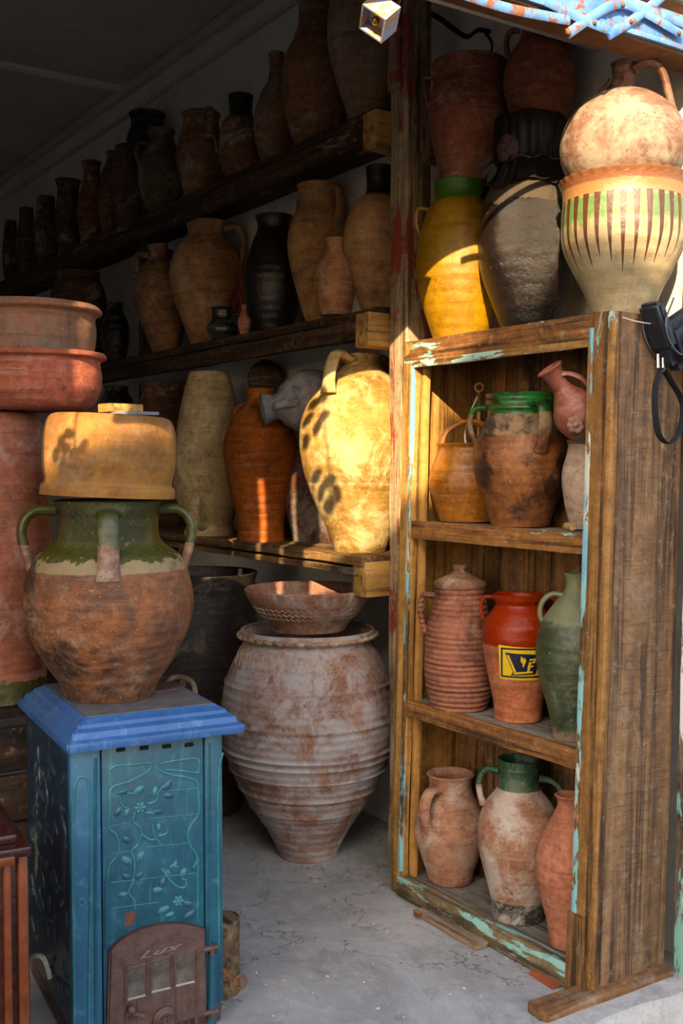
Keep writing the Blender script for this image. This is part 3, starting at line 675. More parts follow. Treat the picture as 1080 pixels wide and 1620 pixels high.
t, s_, zl, _ = pot('spouted_jug', 'red slipware jug with a moulded flower tipped on the buff jar', 940, [(560, 22), (566, 18), (580, 15), (598, 16), (613, 26), (638, 40), (663, 38), (690, 22)], C('d3', '#96482c', '#7c3a22', da=.2, dust='#b58a70', rough=.4, spec=.5, bands=[(672, 695, '#2f5a4a', .3, .01)]), Y=2.265, base=at_Y(940, 690, 2.265).z, cat='jug', group='jars in the cabinet',
    handles=[(-30, [(15, 578), (26, 584), (38, 600), (40, 622)], 12, 7)])
t.rotation_euler = (R(14), R(-33), t.rotation_euler[2])
fm = clay('flower_clay', '#9a5038', '#84402b')
bm = bmesh.new()
for k in range(7):
    a = k * 2 * math.pi / 7
    vsn = bmesh.ops.create_uvsphere(bm, u_segments=8, v_segments=6, radius=6.5 * s_)['verts']
    bmesh.ops.transform(bm, matrix=Matrix.Translation((8 * s_ * math.cos(a) - 14 * s_, -40 * s_, zl(650) + 8 * s_ * math.sin(a))) @ Matrix.Diagonal((1, .4, 1, 1)), verts=vsn)
vsn = bmesh.ops.create_uvsphere(bm, u_segments=8, v_segments=6, radius=5 * s_)['verts']
bmesh.ops.transform(bm, matrix=Matrix.Translation((-14 * s_, -42 * s_, zl(650))), verts=vsn)
finish(bm, 'moulded_flower', fm, t)
p = at_Y(900, 832, 2.165)
bm = bmesh.new(); revolve(bm, [(0, -.02), (.010, -.02), (.011, 0), (.010, .02), (0, .02)], 16)
o = finish(bm, 'cork', plain('cork_wood', '#b08a5a', .8, 0, '#8d6a40', 40)); o.location = (p.x, p.y, SH[2] + .013); o.rotation_euler = (R(90), 0, R(70))
tag(o, 'small cork lying before the buff jar', 'cork')
# pale dipper sticking out behind the orange pot
p = at_Y(757, 700, 2.350)
t = empty('wooden_dipper', (p.x, p.y, SH[2] + .004), math.atan2(-p.x, p.y), 'pale stick dipper with a looped cord behind the orange pot', 'dipper')
hgt = at_Y(757, 615, 2.350).z - SH[2]
tube('stick', [(0, 0, 0), (0, 0, hgt * .5), (0, 0, hgt - .015)], .006, M['block'], t)
bm = bmesh.new(); q = [(.013 * math.cos(2 * math.pi * k / 16), 0, hgt + .013 * math.sin(2 * math.pi * k / 16)) for k in range(16)]
sweep(bm, q, .006, .006, None, 1, 8, 0, 0, True); finish(bm, 'ring', M['block'], t)
tube('cord', [(-.005, -.006, hgt - .03), (-.03, -.01, hgt - .09), (-.045, -.01, hgt - .16), (-.03, -.01, hgt - .22)], .003, M['white'], t)
# --- middle compartment
def cabY(z): return .0
t, s_, zl, _ = pot('lidded_jar', 'ribbed terracotta jar with a knobbed conical lid in the cabinet', 727, [(926, 41), (934, 40), (945, 40), (952, 42), (972, 46), (1000, 54), (1040, 56), (1080, 55), (1110, 50), (1126, 45)], C('e1', '#9a5736', '#7f4429', da=.3, ka=.35, rings=1.6, rf=120, dust='#a08a75'), Y=2.205, base=SH[1], group='jars in the cabinet',
    handles=[(176, [(40, 945), (56, 943), (63, 962), (59, 990), (53, 1006)], 13, 10)], ridges=[(1020 + 14 * k, .002, .003) for k in range(7)])
bm = bmesh.new(); revolve(bm, [(0, zl(928)), (41 * s_, zl(928)), (42 * s_, zl(923)), (38 * s_, zl(918)), (14 * s_, zl(905)), (9 * s_, zl(901)), (12 * s_, zl(896)), (12 * s_, zl(892)), (0, zl(891))], 40)
finish(bm, 'lid', clay('lid_clay', '#93694a', '#7d5237', da=.4), t)
t, s_, zl, eo = pot('labelled_jar', 'half glazed red jar bearing a yellow and navy label', 820, [(941, 42), (948, 40), (956, 36), (964, 40), (990, 56), (1010, 58), (1040, 55), (1080, 48), (1120, 40), (1153, 37)], C('e2', '#b56a45', '#a05a38', da=.12, ka=.05, sat=1.02, bands=[(930, 1023, '#8e2a0c', .15, .0005)], dust='#c49a7c'), Y=2.250, base=SH[1], group='jars in the cabinet',
    handles=[(180, [(38, 946), (54, 946), (59, 962), (57, 984)], 7, 6), (0, [(38, 946), (54, 946), (59, 962), (57, 984)], 7, 6)])
# label painted on the jar: shapes wrapped round the body
def rad_at(out, z):
    for (r0, z0), (r1, z1) in zip(out, out[1:]):
        if z0 <= z <= z1 and z1 > z0: return r0 + (r1 - r0) * (z - z0) / (z1 - z0)
    return out[-1][0]
def wrap_poly(name, loops, mat, parent, out, off, az0):
    """loops of (u px, image y) polygons triangulated, cut fine and wrapped on the body"""
    bm = bmesh.new()
    for lp in loops:
        vs_ = [bm.verts.new((u * s_, 0, zl(v))) for u, v in lp]
        bm.faces.new(vs_)
    bmesh.ops.triangulate(bm, faces=bm.faces)
    for _ in range(3):
        bmesh.ops.subdivide_edges(bm, edges=[e for e in bm.edges if e.calc_length() > .007], cuts=1)
        bmesh.ops.triangulate(bm, faces=bm.faces)
    for v in bm.verts:
        r = rad_at(out, v.co.z) * 1.004 + off
        a = az0 + v.co.x / r
        v.co.x, v.co.y = r * math.cos(a), r * math.sin(a)
    return finish(bm, name, mat, parent)
AZ = R(-90)
lab = wrap_poly('label_patch', [[(-32, 1019), (48, 1024), (48, 1079), (-30, 1077)]], M['yellow_paint'], t, eo, .0008, AZ)
lab['label'] = 'yellow rectangular painted patch'
bd = []
x0, y0, x1, y1 = -28, 1023, 45, 1074
for (a0, b0, a1, b1) in ((x0, y0, x1, y0 + 3), (x0, y1 - 3, x1, y1), (x0, y0, x0 + 3, y1), (x1 - 3, y0, x1, y1)):
    bd.append([(a0, b0), (a1, b0), (a1, b1), (a0, b1)])
wrap_poly('label_border', bd, M['navy_paint'], t, eo, .0014, AZ)
wrap_poly('label_emblem', [[(-21, 1031), (38, 1034), (27, 1068), (-12, 1070), (-8, 1064)]], M['navy_paint'], t, eo, .0014, AZ)
Yl = [[(-18, 1035), (-15, 1035), (-3, 1064), (-6, 1066)], [(-6, 1064), (22, 1062), (22, 1065), (-8, 1068)],
      [(4, 1036), (9, 1042), (7, 1050), (3, 1045)], [(9, 1038), (12, 1044), (8, 1055), (6, 1054)],
      [(17, 1041), (28, 1040), (26, 1048), (20, 1049), (20, 1047), (23, 1046), (24, 1043), (17, 1044)], [(16, 1046), (20, 1046), (17, 1064), (13, 1064)], [(14, 1053), (24, 1052), (23, 1055), (14, 1056)]]
wrap_poly('label_letters', Yl, M['yellow_paint'], t, eo, .0022, AZ)
pot('glazed_jar', 'mossy green jar with a curled handle behind the right stile', 910, [(908, 20), (915, 17), (935, 18), (952, 30), (985, 52), (1030, 62), (1080, 57), (1130, 43), (1165, 36), (1178, 37)], C('e3', '#4b5230', '#363f22', da=.35, dust='#83836a', ka=.3, dark='#1c2018', rough=.4, spec=.45, speck=.4, bands=[(900, 985, '#75754f', .55, .03), (1165, 1185, '#7a5238', .8, .004)]), Y=2.225, base=SH[1], group='jars in the cabinet',
    handles=[(182, [(18, 945), (36, 942), (50, 952), (56, 972), (50, 1000)], 14, 9)])
# --- lower compartment
pot('clay_jug', 'dusty terracotta jug with a front handle in the lowest compartment', 712, [(1224, 38), (1232, 34), (1250, 34), (1268, 40), (1300, 54), (1330, 57), (1370, 47), (1400, 38), (1416, 35)], C('f1', '#ad7450', '#955c3c', da=.5, dust='#b9a48f', ka=.25, speck=.6, bmp=.6), Y=2.235, base=SH[0], cat='jug', group='jars in the cabinet',
    handles=[(-128, [(34, 1246), (52, 1246), (64, 1268), (60, 1300), (54, 1312)], 20, 13)])
pot('clay_jar', 'tall dusty jar with a green glazed collar and sooty foot', 820, [(1201, 34), (1208, 32), (1240, 32), (1252, 36), (1275, 53), (1310, 64), (1350, 62), (1400, 50), (1430, 43), (1458, 40)], C('f2', '#a86f48', '#93603e', da=.75, dust='#b5a697', speck=.6, bmp=.6, bands=[(1190, 1247, '#22492c', .22, .002), (1425, 1470, '#3a322c', .8, .012)]), Y=2.220, base=SH[0], group='jars in the cabinet', ridges=[(1215, .003, .003)],
    handles=[(172, [(32, 1222), (52, 1222), (63, 1240), (62, 1262), (56, 1280)], 12, 10), (-6, [(32, 1230), (54, 1234), (66, 1248), (66, 1268), (60, 1284)], 14, 10)])
pot('clay_jar', 'slender smooth orange jar against the right stile in the lowest compartment', 900, [(1258, 24), (1264, 20), (1278, 20), (1300, 30), (1340, 49), (1375, 54), (1420, 47), (1470, 34), (1505, 30)], C('f3', '#b5653a', '#a2562f', da=.12, ka=.03), Y=2.205, base=SH[0], group='jars in the cabinet')

# ------------------------------------------------------------------ ribbed storage jar and bowl, dark barrel
t, s_, zl, _ = pot('ribbed_storage_jar', 'huge ribbed storage jar with whitened belly standing on the floor', 487, [(992, 105), (1000, 107), (1012, 101), (1030, 110), (1070, 128), (1120, 138), (1165, 136), (1220, 120), (1270, 94), (1310, 68), (1340, 52), (1357, 46)],
    C('p1', '#9a6a4c', '#80563d', da=.9, dust='#a9a1a0', ka=.1, dark='#4a3526', rings=.8, rf=70, speck=.4, bmp=.5), d=3.92, base=0.0, segs=96, deep=.3,
    ridges=[(1075, .006, .006), (1130, .006, .006), (1178, .007, .005), (1190, .006, .005), (1212, .007, .005), (1243, .006, .005), (1272, .006, .005), (1300, .004, .004)])
# incised scallops round the shoulder
gm = clay('incised_clay', '#b09478', '#a0856a', da=.5)
bm = bmesh.new()
for k in range(11):
    for row in range(2):
        q = []
        for j in range(9):
            u = -165 + k * 26 + j * 3.2 + row * 13; v = 1022 + row * 4 + 22 * math.sin(math.pi * j / 8)
            z = zl(v); r = rad_at(_, z) + .0005; a = R(-90) + u * s_ / r
            q.append((r * math.cos(a), r * math.sin(a), z))
        sweep(bm, q, .003, .003, None, 2, 5, 0, 0)
finish(bm, 'incised_scallops', gm, t)
# rope-like rim edge
bm = bmesh.new(); q = []
for k in range(160):
    a = 2 * math.pi * k / 160; r = 107 * s_ + .004 * math.sin(a * 40); q.append((r * math.cos(a), r * math.sin(a), zl(1003) + .002 * math.cos(a * 40)))
sweep(bm, q, .016, .018, (0, 0, 1), 1, 8, 0, 0, True); finish(bm, 'rope_rim', clay('rim_clay', '#a07a5a', '#8a6447', da=.6), t)
pj = t
zr = at_d(487, 984, 3.92).z
tb, sb, zlb, ob = pot('shallow_bowl', 'wide shallow clay bowl with wavy incised bands on the ribbed jar', 488, [(931, 101), (940, 98), (958, 84), (974, 66), (985, 58)], C('p2', '#a06a4c', '#8a5840', da=.6, dust='#a89a90'), d=3.92, base=zl(1000) + .008, cat='bowl', scallop=(938, 64, .008), segs=200, deep=.88, wall=.014)
bm = bmesh.new()
for row in range(3):
    q = []
    for j in range(150):
        a = R(-165) + R(150) * j / 149
        z = zlb(953 + row * 6) + .004 * math.sin(j * .95); r = rad_at(ob, z) + .0008
        q.append((r * math.cos(a), r * math.sin(a), z))
    sweep(bm, q, .003, .003, None, 1, 5, 0, 0)
finish(bm, 'wavy_lines', gm, tb)
pot('tarred_barrel_jar', 'large black tarred jar on the floor under the lowest shelf', 312, [(905, 96), (915, 93), (930, 90), (990, 100), (1070, 108), (1150, 100), (1268, 70)], C('p3', '#2e2620', '#221b17', da=.35, dust='#6d6052', ka=.3, rough=.6, bands=[(1080, 1300, '#4f3525', .8, .02)]), d=4.45, base=0, ridges=[(925, .006, .008), (1035, .004, .004)])

# ------------------------------------------------------------------ left: bench with big pots
BZ = .74
bp = at_d(30, 1090, 3.15)
ben = empty('plank_bench', (bp.x - .18, bp.y, 0), 0, 'dark low plank bench under the big pots at the left edge', 'bench')
for i in range(4): board('top_board', (-.22 + .15 * i, -.05, BZ - .02), (.142, 1.0, .04), M['bench'], ben, jit=.004)
for i in range(5): board('front_board', (.285, -.05, .07 + .135 * i), (.03, .98, .125), M['bench'], ben, jit=.004, cuts=10)
for sx in (-.24, .24):
    for sy in (-.5, .4): board('leg', (sx, sy, BZ / 2 - .02), (.06, .06, BZ - .04), M['bench'], ben, jit=.002)
GZ = at_d(10, 655, 3.1).z
pot('storage_jar', 'tall terracotta pot stood upside down on the bench, green glazed foot band', -8, [(655, 66), (670, 76), (720, 80), (800, 84), (900, 86), (1000, 82), (1050, 76), (1060, 78), (1088, 78)], C('g1', '#a0583a', '#8a4a30', da=.45, dust='#a99488', bands=[(1055, 1100, '#3f4210', .25, .03)], rings=.5), d=3.1, base=BZ, mouth=False)
pot('terracotta_pan', 'deep terracotta pan with flat rim on the upside-down pot', 58, [(562, 108), (568, 108), (574, 99), (600, 101), (630, 98), (655, 84), (662, 72)], C('g2', '#a84e28', '#8f3e20', da=.12, ka=.25), d=3.05, base=GZ + .006, cat='pan', wall=.012)
pot('terracotta_pan', 'greyish shallow pan with rolled rim, topmost at the left edge', 48, [(486, 107), (494, 108), (500, 101), (520, 102), (550, 98)], C('g3', '#76604c', '#8a5638', da=.3, dust='#6d655c'), d=3.05, base=at_d(48, 562, 3.05).z + .004, cat='pan', wall=.012, ridges=[(492, .006, .008)])

# ------------------------------------------------------------------ enamel stove
th = R(62.3)
E1 = (fh * math.cos(th) + RIGHT * math.sin(th)).normalized(); E2 = (fh * math.sin(th) - RIGHT * math.cos(th)).normalized()
LW, LD = .44, .56
A = at_d(107, 1193, 2.518)
LZ = A.z
org = Vector((A.x, A.y, 0)) + E1 * (LW / 2) + E2 * (LD / 2)
sr = math.atan2(E1.y, E1.x)
stove = empty('enamel_stove', org, sr, 'teal enamelled cast-iron stove with blue top and relief flowers', 'stove')
Minv = Matrix.Translation(org) @ Matrix.Rotation(sr, 4, 'Z'); Minv.invert()
SW, SD = .385, .50                 # body
FY = -SD / 2                       # local y of the front face
nrm = -E2
def fpt(cx, cy, off=0.0):
    """crop of the photo (0,1050) scale 2.5714 -> point on the stove front, local"""
    px, py = cx / 2.5714, 1050 + cy / 2.5714
    r = ray(px, py); p0 = org + E2 * FY
    t_ = (p0 - CAM).dot(nrm) / r.dot(nrm)
    q = Minv @ (CAM + r * t_)
    return Vector((q.x, FY - off, q.z))
def sbox(name, lo, hi, mat, parent=stove, bev=.004):
    o = board(name, [(a + b) / 2 for a, b in zip(lo, hi)], [b - a for a, b in zip(lo, hi)], mat, parent, bev=bev)
    if parent is stove:            # keep local origin at the stove's base so that sub-parts share its frame
        o.data.transform(Matrix.Translation(o.location)); o.location = (0, 0, 0)
    return o
xl = fpt(284, 700).x; xr = fpt(905, 700).x
xp0 = fpt(413, 700).x; xp1 = fpt(828, 700).x
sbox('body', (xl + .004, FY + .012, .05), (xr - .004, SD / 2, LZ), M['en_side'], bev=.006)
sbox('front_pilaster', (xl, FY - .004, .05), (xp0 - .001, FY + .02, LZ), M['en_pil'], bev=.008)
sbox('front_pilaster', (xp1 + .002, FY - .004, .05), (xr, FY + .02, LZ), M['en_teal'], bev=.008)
pan = sbox('front_panel', (xp0 + .001, FY - .001, .06), (xp1, FY + .018, LZ - .001), M['en_teal'])
# lid : stacked mouldings
bm = bmesh.new()
def ringv(ex, z): return [bm.verts.new((sx * (LW / 2 - ex), sy * (LD / 2 - ex), z)) for sx, sy in ((-1, -1), (1, -1), (1, 1), (-1, 1))]
prof = [(.03, LZ), (0, LZ), (-.002, LZ + .010), (.0, LZ + .020), (.012, LZ + .026), (.014, LZ + .032), (.017, LZ + .040), (.032, LZ + .047), (.036, LZ + .055), (.052, LZ + .062), (.056, LZ + .066)]
rv = [ringv(*q) for q in prof]
for a_, b_ in zip(rv, rv[1:]):
    for k in range(4): bm.faces.new((a_[k], a_[(k+1) % 4], b_[(k+1) % 4], b_[k]))
bm.faces.new(rv[0]); bm.faces.new(rv[-1])
bmesh.ops.bevel(bm, geom=[e for e in bm.edges if abs(e.verts[0].co.z - e.verts[1].co.z) > .002], offset=.004, segments=2, affect='EDGES')
lid = finish(bm, 'lid', M['en_blue'], stove, ang=25)
TZ = LZ + .066
topm = plain('sooty_hob', '#4a4a52', .55, .2, '#6a6560', 18, .3)
sbox('hob_plate', (-LW / 2 + .062, -LD / 2 + .062, TZ - .004), (LW / 2 - .062, LD / 2 - .062, TZ + .002), topm, lid, bev=.002)
bm = bmesh.new(); revolve(bm, [(0, 0), (.10, 0), (.10, .006), (.085, .008), (.082, .004), (0, .004)], 40, 0)
o = finish(bm, 'hob_ring', M['iron'], lid); o.location = (.085, .07, TZ)
# pilaster reliefs
for (c0, c1) in ((300, 362),):
    q = [fpt(c0, 1466, .004), fpt(c0, 520, .004), fpt((c0 + c1) / 2 - 15, 462, .004), fpt((c0 + c1) / 2 + 18, 462, .004), fpt(c1, 520, .004), fpt(c1 - 4, 1466, .004)]
    tube('pilaster_moulding', q, .0035, M['en_edge'], stove, n=6)
    tube('pilaster_moulding', [fpt(c1 + 26, 1466, .003), fpt(c1 + 24, 380, .003)], .0045, M['en_teal'], stove)
bm = bmesh.new(); c0 = fpt(330, 968, .004)
sweep(bm, [c0 + Vector((.0075 * math.cos(2 * math.pi * k / 20), 0, .0085 * math.sin(2 * math.pi * k / 20))) for k in range(20)], .005, .005, (0, 1, 0), 1, 8, 0, 0, True)
finish(bm, 'pilaster_ring', M['en_edge'], stove)
tube('pilaster_moulding', [fpt(850, 320, .004), fpt(850, 1160, .004)], .003, M['en_teal'], stove)
tube('pilaster_moulding', [fpt(905, 360, .003), fpt(890, 420, .003), fpt(888, 1160, .003)], .003, M['en_edge'], stove)
# panel frame
def rel(name, pts, r, mat=None, n=6, taper=0): return tube(name, [fpt(x, y, .001) for x, y in pts], r, mat or M['en_edge'], pan, n=n, taper=taper)
for o_ in (): pass
rel('panel_moulding', [(446, 520), (460, 500), (520, 480), (580, 450), (612, 425), (612, 405), (560, 408), (450, 425), (446, 470)], .003)
rel('panel_moulding', [(640, 412), (645, 428), (690, 450), (760, 462), (800, 480), (806, 520)], .003)
rel('panel_moulding', [(650, 405), (720, 393), (806, 388), (808, 420), (806, 440), (740, 436), (670, 430)], .003)
rel('panel_moulding', [(446, 520), (445, 600), (444, 670), (466, 690), (482, 730), (474, 780), (444, 820), (438, 880)], .0032)
rel('panel_moulding', [(806, 520), (806, 610), (780, 650), (764, 690), (772, 740), (795, 770), (800, 800), (785, 830)], .0032)
rel('panel_moulding', [(804, 780), (804, 1050)], .0028)
rel('panel_moulding', [(432, 880), (430, 1150)], .004, M['en_teal'])
# brick courses scratched behind the flowers
for (x0, x1, y0, y1) in ((450, 560, 540, 530), (600, 800, 525, 505), (450, 530, 660, 645), (600, 800, 630, 610), (600, 760, 745, 730), (450, 540, 770, 760), (450, 800, 890, 850), (450, 640, 995, 970)):
    rel('mortar_line', [(x0, y0), (x1, y1)], .0012)
for (x, y0, y1) in ((690, 650, 735), (745, 740, 840), (760, 510, 610), (610, 890, 960)):
    rel('mortar_line', [(x, y0), (x, y1)], .0012)
# vines, leaves, flowers
for pts in ([(505, 495), (520, 525), (560, 522), (575, 500)], [(550, 600), (540, 640), (570, 668), (572, 700), (560, 735), (535, 760), (545, 800), (540, 880), (522, 930), (545, 965), (545, 1000)],
            [(600, 570), (635, 555), (645, 520), (685, 480)], [(590, 605), (630, 606), (655, 595)], [(520, 590), (495, 575), (488, 540)], [(570, 690), (610, 715), (640, 712)], [(620, 650), (625, 690), (655, 740)],
            [(640, 700), (675, 690), (683, 660)], [(655, 830), (690, 880), (720, 905), (750, 908), (755, 880), (735, 875)], [(690, 830), (705, 815), (725, 830)], [(500, 590), (475, 612)]):
    rel('vine', pts, .0036, taper=.3)
def leaf(cx, cy, ang, L, W):
    bm = bmesh.new(); bmesh.ops.create_uvsphere(bm, u_segments=10, v_segments=6, radius=1)
    bmesh.ops.transform(bm, matrix=Matrix.Diagonal((L * 1.35, .0045, W * 1.45, 1)), verts=bm.verts)
    o = finish(bm, 'leaf', M['en_edge'] if random.random() < .5 else M['en_teal'], pan)
    o.location = fpt(cx, cy, .001); o.rotation_euler = (0, R(-ang), 0)
for a_ in ((500, 520, 20, .011, .005), (565, 512, 30, .011, .006), (680, 495, 50, .012, .006), (685, 535, -5, .011, .006), (630, 520, 80, .010, .005), (640, 600, 0, .010, .005), (480, 600, 50, .011, .005),
           (515, 605, 70, .010, .005), (515, 715, -30, .009, .006), (570, 785, 50, .011, .007), (515, 800, -35, .012, .007), (515, 865, -20, .009, .006), (565, 862, 30, .009, .006), (500, 938, 0, .009, .005), (645, 665, 90, .008, .004),
           (660, 890, 60, .010, .006), (745, 850, 60, .010, .006), (640, 920, 0, .010, .006), (665, 1000, 20, .012, .006), (770, 1020, 30, .013, .006), (690, 1020, 15, .010, .005), (765, 975, -20, .011, .006), (710, 820, 70, .010, .004)):
    leaf(*a_)
def flower(cx, cy, r):
    for k in range(6):
        a = k * math.pi / 3
        bm = bmesh.new(); bmesh.ops.create_uvsphere(bm, u_segments=8, v_segments=6, radius=1)
        bmesh.ops.transform(bm, matrix=Matrix.Diagonal((r * .5, .004, r * .38, 1)), verts=bm.verts)
        o = finish(bm, 'petal', M['en_edge'], pan); o.location = fpt(cx, cy, .001) + Vector((r * .6 * math.cos(a), 0, r * .6 * math.sin(a))); o.rotation_euler = (0, -a, 0)
    bm = bmesh.new(); bmesh.ops.create_uvsphere(bm, u_segments=8, v_segments=6, radius=r * .35)
    o = finish(bm, 'flower_heart', M['en_edge'], pan); o.location = fpt(cx, cy, .003)
flower(570, 585, .014); flower(725, 965, .014); flower(680, 850, .009)
# chip in the enamel
bm = bmesh.new(); q = [fpt(x, y, .0016) for x, y in ((505, 1015), (530, 1008), (552, 1010), (545, 1045), (525, 1070), (502, 1062), (510, 1040))]
bm.faces.new([bm.verts.new(v) for v in q]); finish(bm, 'enamel_chip', plain('chip_rust', '#7a4020', .8, 0, '#2b3040', 45), pan, smooth=False)
# air slots under the lid
for cx in (490, 585, 677, 768):
    p = fpt(cx, 348 - (cx - 490) * .07, 0)
    sbox('air_slot', (p.x - .011, FY - .003, p.z - .005), (p.x + .011, FY + .0, p.z + .005), plain('slot_black', '#070707', .9), pan, bev=.003)
# left side relief
smat = M['en_edge']
bm = bmesh.new()
for k in range(60):
    y = random.uniform(FY + .05, SD / 2 - .05); z = random.uniform(.1, LZ - .08)
    vsn = bmesh.ops.create_uvsphere(bm, u_segments=8, v_segments=5, radius=1)['verts']
    bmesh.ops.transform(bm, matrix=Matrix.Translation((xl + .004, y, z)) @ Matrix.Rotation(random.random() * 3, 4, 'X') @ Matrix.Diagonal((.006, .026, .009, 1)), verts=vsn)
so_ = finish(bm, 'side_relief', M['en_side2'], stove); so_['kind'] = 'stuff'
# door of brown iron
dn = empty('door', (0, 0, 0)); dn.parent = stove; 
def dp(cx, cy, off=0): return fpt(cx, cy, .010 + off)
outl = [(427, 1480)] + [(438, 1162), (470, 1128), (540, 1082), (620, 1056), (700, 1047), (770, 1055), (826, 1070)] + [(833, 1480)]
ol = [fpt(x, y, 0) for x, y in outl]
ol[0].z = ol[-1].z = .03
sm = [ol[0]] + cr(ol[1:-1], 4) + [ol[-1]]
bm = bmesh.new()
fr = [bm.verts.new((p.x, FY - .018, p.z)) for p in sm]; bk = [bm.verts.new((p.x, FY + .004, p.z)) for p in sm]
bm.faces.new(fr); bm.faces.new(list(reversed(bk)))
for k in range(len(sm)):
    j = (k + 1) % len(sm); bm.faces.new((fr[k], bk[k], bk[j], fr[j]))
bmesh.ops.bevel(bm, geom=[e for e in bm.edges if all(v.co.y < FY - .01 for v in e.verts)], offset=.005, segments=3, affect='EDGES')
door = finish(bm, 'door_plate', M['iron'], dn, ang=30)
DY = FY - .018
def dq(cx, cy, off=0.0):
    q = fpt(cx, cy); q.y = DY - off; return q
def dt(name, pts, r, mat=None, n=6): return tube(name, [dq(x, y) for x, y in pts], r, mat or M['iron'], dn, n=n)
dt('moulding', [(497, 1200), (560, 1150), (640, 1112), (720, 1100), (788, 1118), (786, 1145), (700, 1165), (600, 1190), (505, 1212)], .0022)
for (x0, y0, x1, y1) in ((508, 1220, 582, 1345), (605, 1190, 683, 1315), (702, 1165, 780, 1290)):
    tl, br = dq(x0, y0), dq(x1, y1)
    w_ = sbox('window', (tl.x, DY - .0012, br.z), (br.x, DY + .002, tl.z), M['mica'], dn, bev=.001)
    dt('window_frame', [(x0, y0 + 12), (x0, y1 + 12)], .003, n=2); dt('window_frame', [(x1, y0), (x1, y1)], .003, n=2)
    dt('window_frame', [(x0, y0 + 10), (x1, y0 - 8)], .003, n=2); dt('window_frame', [(x0, y1 + 8), (x1, y1 - 10)], .0035, plain('pale_ledge', '#8d857c', .6), n=2)
for x in (520, 548, 705, 730, 758, 785):
    dt('groove', [(x, 1300 if x > 600 else 1350), (x, 1480)], .0018, n=2)
dt('rib', [(500, 1215), (500, 1480)], .003, n=2); dt('rib', [(592, 1190), (592, 1330)], .003, n=2); dt('rib', [(692, 1168), (692, 1300)], .003, n=2); dt('rib', [(790, 1140), (790, 1480)], .003, n=2)
# raised script lettering on the door arch
cu = bpy.data.curves.new('word', 'FONT'); cu.body = 'Lux'; cu.shear = .45; cu.size = 1; cu.extrude = .06; cu.bevel_depth = .022
to = bpy.data.objects.new('word_src', cu); COL.objects.link(to)
dg = bpy.context.evaluated_depsgraph_get(); dg.update()
me = bpy.data.meshes.new_from_object(to.evaluated_get(dg)); bpy.data.objects.remove(to)
xs_ = [v.co.x for v in me.vertices]; ys_ = [v.co.y for v in me.vertices]
a_, b_ = dq(553, 1190), dq(735, 1142)
ex = (b_ - a_); W_ = ex.length
for v in me.vertices:
    u = (v.co.x - min(xs_)) / (max(xs_) - min(xs_)); h_ = (v.co.y - min(ys_)) / (max(ys_) - min(ys_))
    q = a_ + ex * u + Vector((0, 0, h_ * .0165)); v.co = (q.x, DY - .001 - .05 * (v.co.z + .04) * .5, q.z)
link('raised_lettering', me, plain('lettering_iron', '#7d6a62', .45, .35), dn)
for (x, y) in ((515, 1190), (540, 1183), (750, 1132), (772, 1128)):
    bm = bmesh.new(); bmesh.ops.create_uvsphere(bm, u_segments=8, v_segments=6, radius=.003); o = finish(bm, 'bead', M['iron'], dn); o.location = dq(x, y)
# draught wheel, latch and hinges
c0 = dq(660, 1430)
bm = bmesh.new(); revolve(bm, [(0, 0), (.031, 0), (.031, .006), (.026, .010), (.024, .014), (.020, .016), (.012, .013), (0, .013)], 40, 0)
o = finish(bm, 'draught_wheel', M['iron'], dn); o.location = c0; o.rotation_euler = (R(90), 0, 0)
for k in range(4):
    bm = bmesh.new(); add_box(bm, (0, 0, 0), (.026, .006, .005)); o2 = finish(bm, 'wheel_rib', M['iron'], dn); o2.location = c0 + Vector((0, -.014, 0)); o2.rotation_euler = (0, R(45 * k + 20), 0)
dt('latch', [(500, 1410), (545, 1412), (575, 1420)], .009); 
q0 = dq(520, 1385, .012); bm = bmesh.new(); bmesh.ops.create_uvsphere(bm, u_segments=16, v_segments=10, radius=.011); o = finish(bm, 'latch_knob', M['iron'], dn); o.location = q0
tube('latch_stem', [dq(520, 1385, 0), dq(525, 1400, .004), dq(520, 1425, 0)], .007, M['iron'], dn)
for cy in (1150, 1410):
    tube('hinge', [dq(815, cy + 5, -.004), dq(875, cy - 8, -.004)], .0075, M['iron'], dn, n=3)
    tube('hinge_pin', [dq(855, cy - 18, -.003), dq(855, cy + 26, -.003)], .006, M['iron'], dn, n=3)
tube('hinge_strap', [fpt(862, 1170, .006), fpt(858, 1480, .006)], .012, M['en_teal'], stove, n=3)
sbox('base', (xl + .006, FY + .0, .0), (xr - .006, SD / 2 - .01, .05), M['iron'], bev=.006)

# --- on the stove
JZ = TZ + .003
def jm(zl): return clay('s1', '#94592f', '#63402a', da=.3, dust='#a8917c', ka=.5, dark='#2e1d14', speck=.5, bmp=1.1, sat=1.0, rough=.62, spec=.4,
    bands=[(zl(905), zl(858), '#98835f', .42, .012), (zl(884), zl(846), '#43470f', .16, .06), (zl(856), 9, '#33360c', .12, .004)])
pd = 2.83
tj, sj, zj, oj = pot('glazed_jar', 'big scorched jar with olive glazed neck and handles on the stove', 172, [(792, 84), (800, 82), (830, 78), (858, 82), (885, 112), (905, 122), (930, 129), (965, 133), (1010, 124), (1060, 100), (1095, 78), (1119, 68)], jm, d=pd, base=JZ,
    handles=[(184, [(80, 806), (112, 808), (128, 826), (131, 850), (126, 872), (120, 895), (112, 915)], 20, 16), (-4, [(80, 806), (112, 808), (128, 826), (131, 850), (126, 872), (120, 895), (112, 915)], 20, 16), (-90, [(82, 812), (100, 812), (112, 830), (118, 870), (120, 915)], 32, 14)],
    hmat=lambda zl: clay('s1h', '#8a5a3a', '#6d4429', da=.3, rough=.4, spec=.5, bands=[(zl(862), 9, '#3f420f', .14, .03)]))
bm = bmesh.new()   # chipped patch hanging below the pan
pp = [(38, 800), (98, 802), (84, 822), (66, 838), (52, 826)]
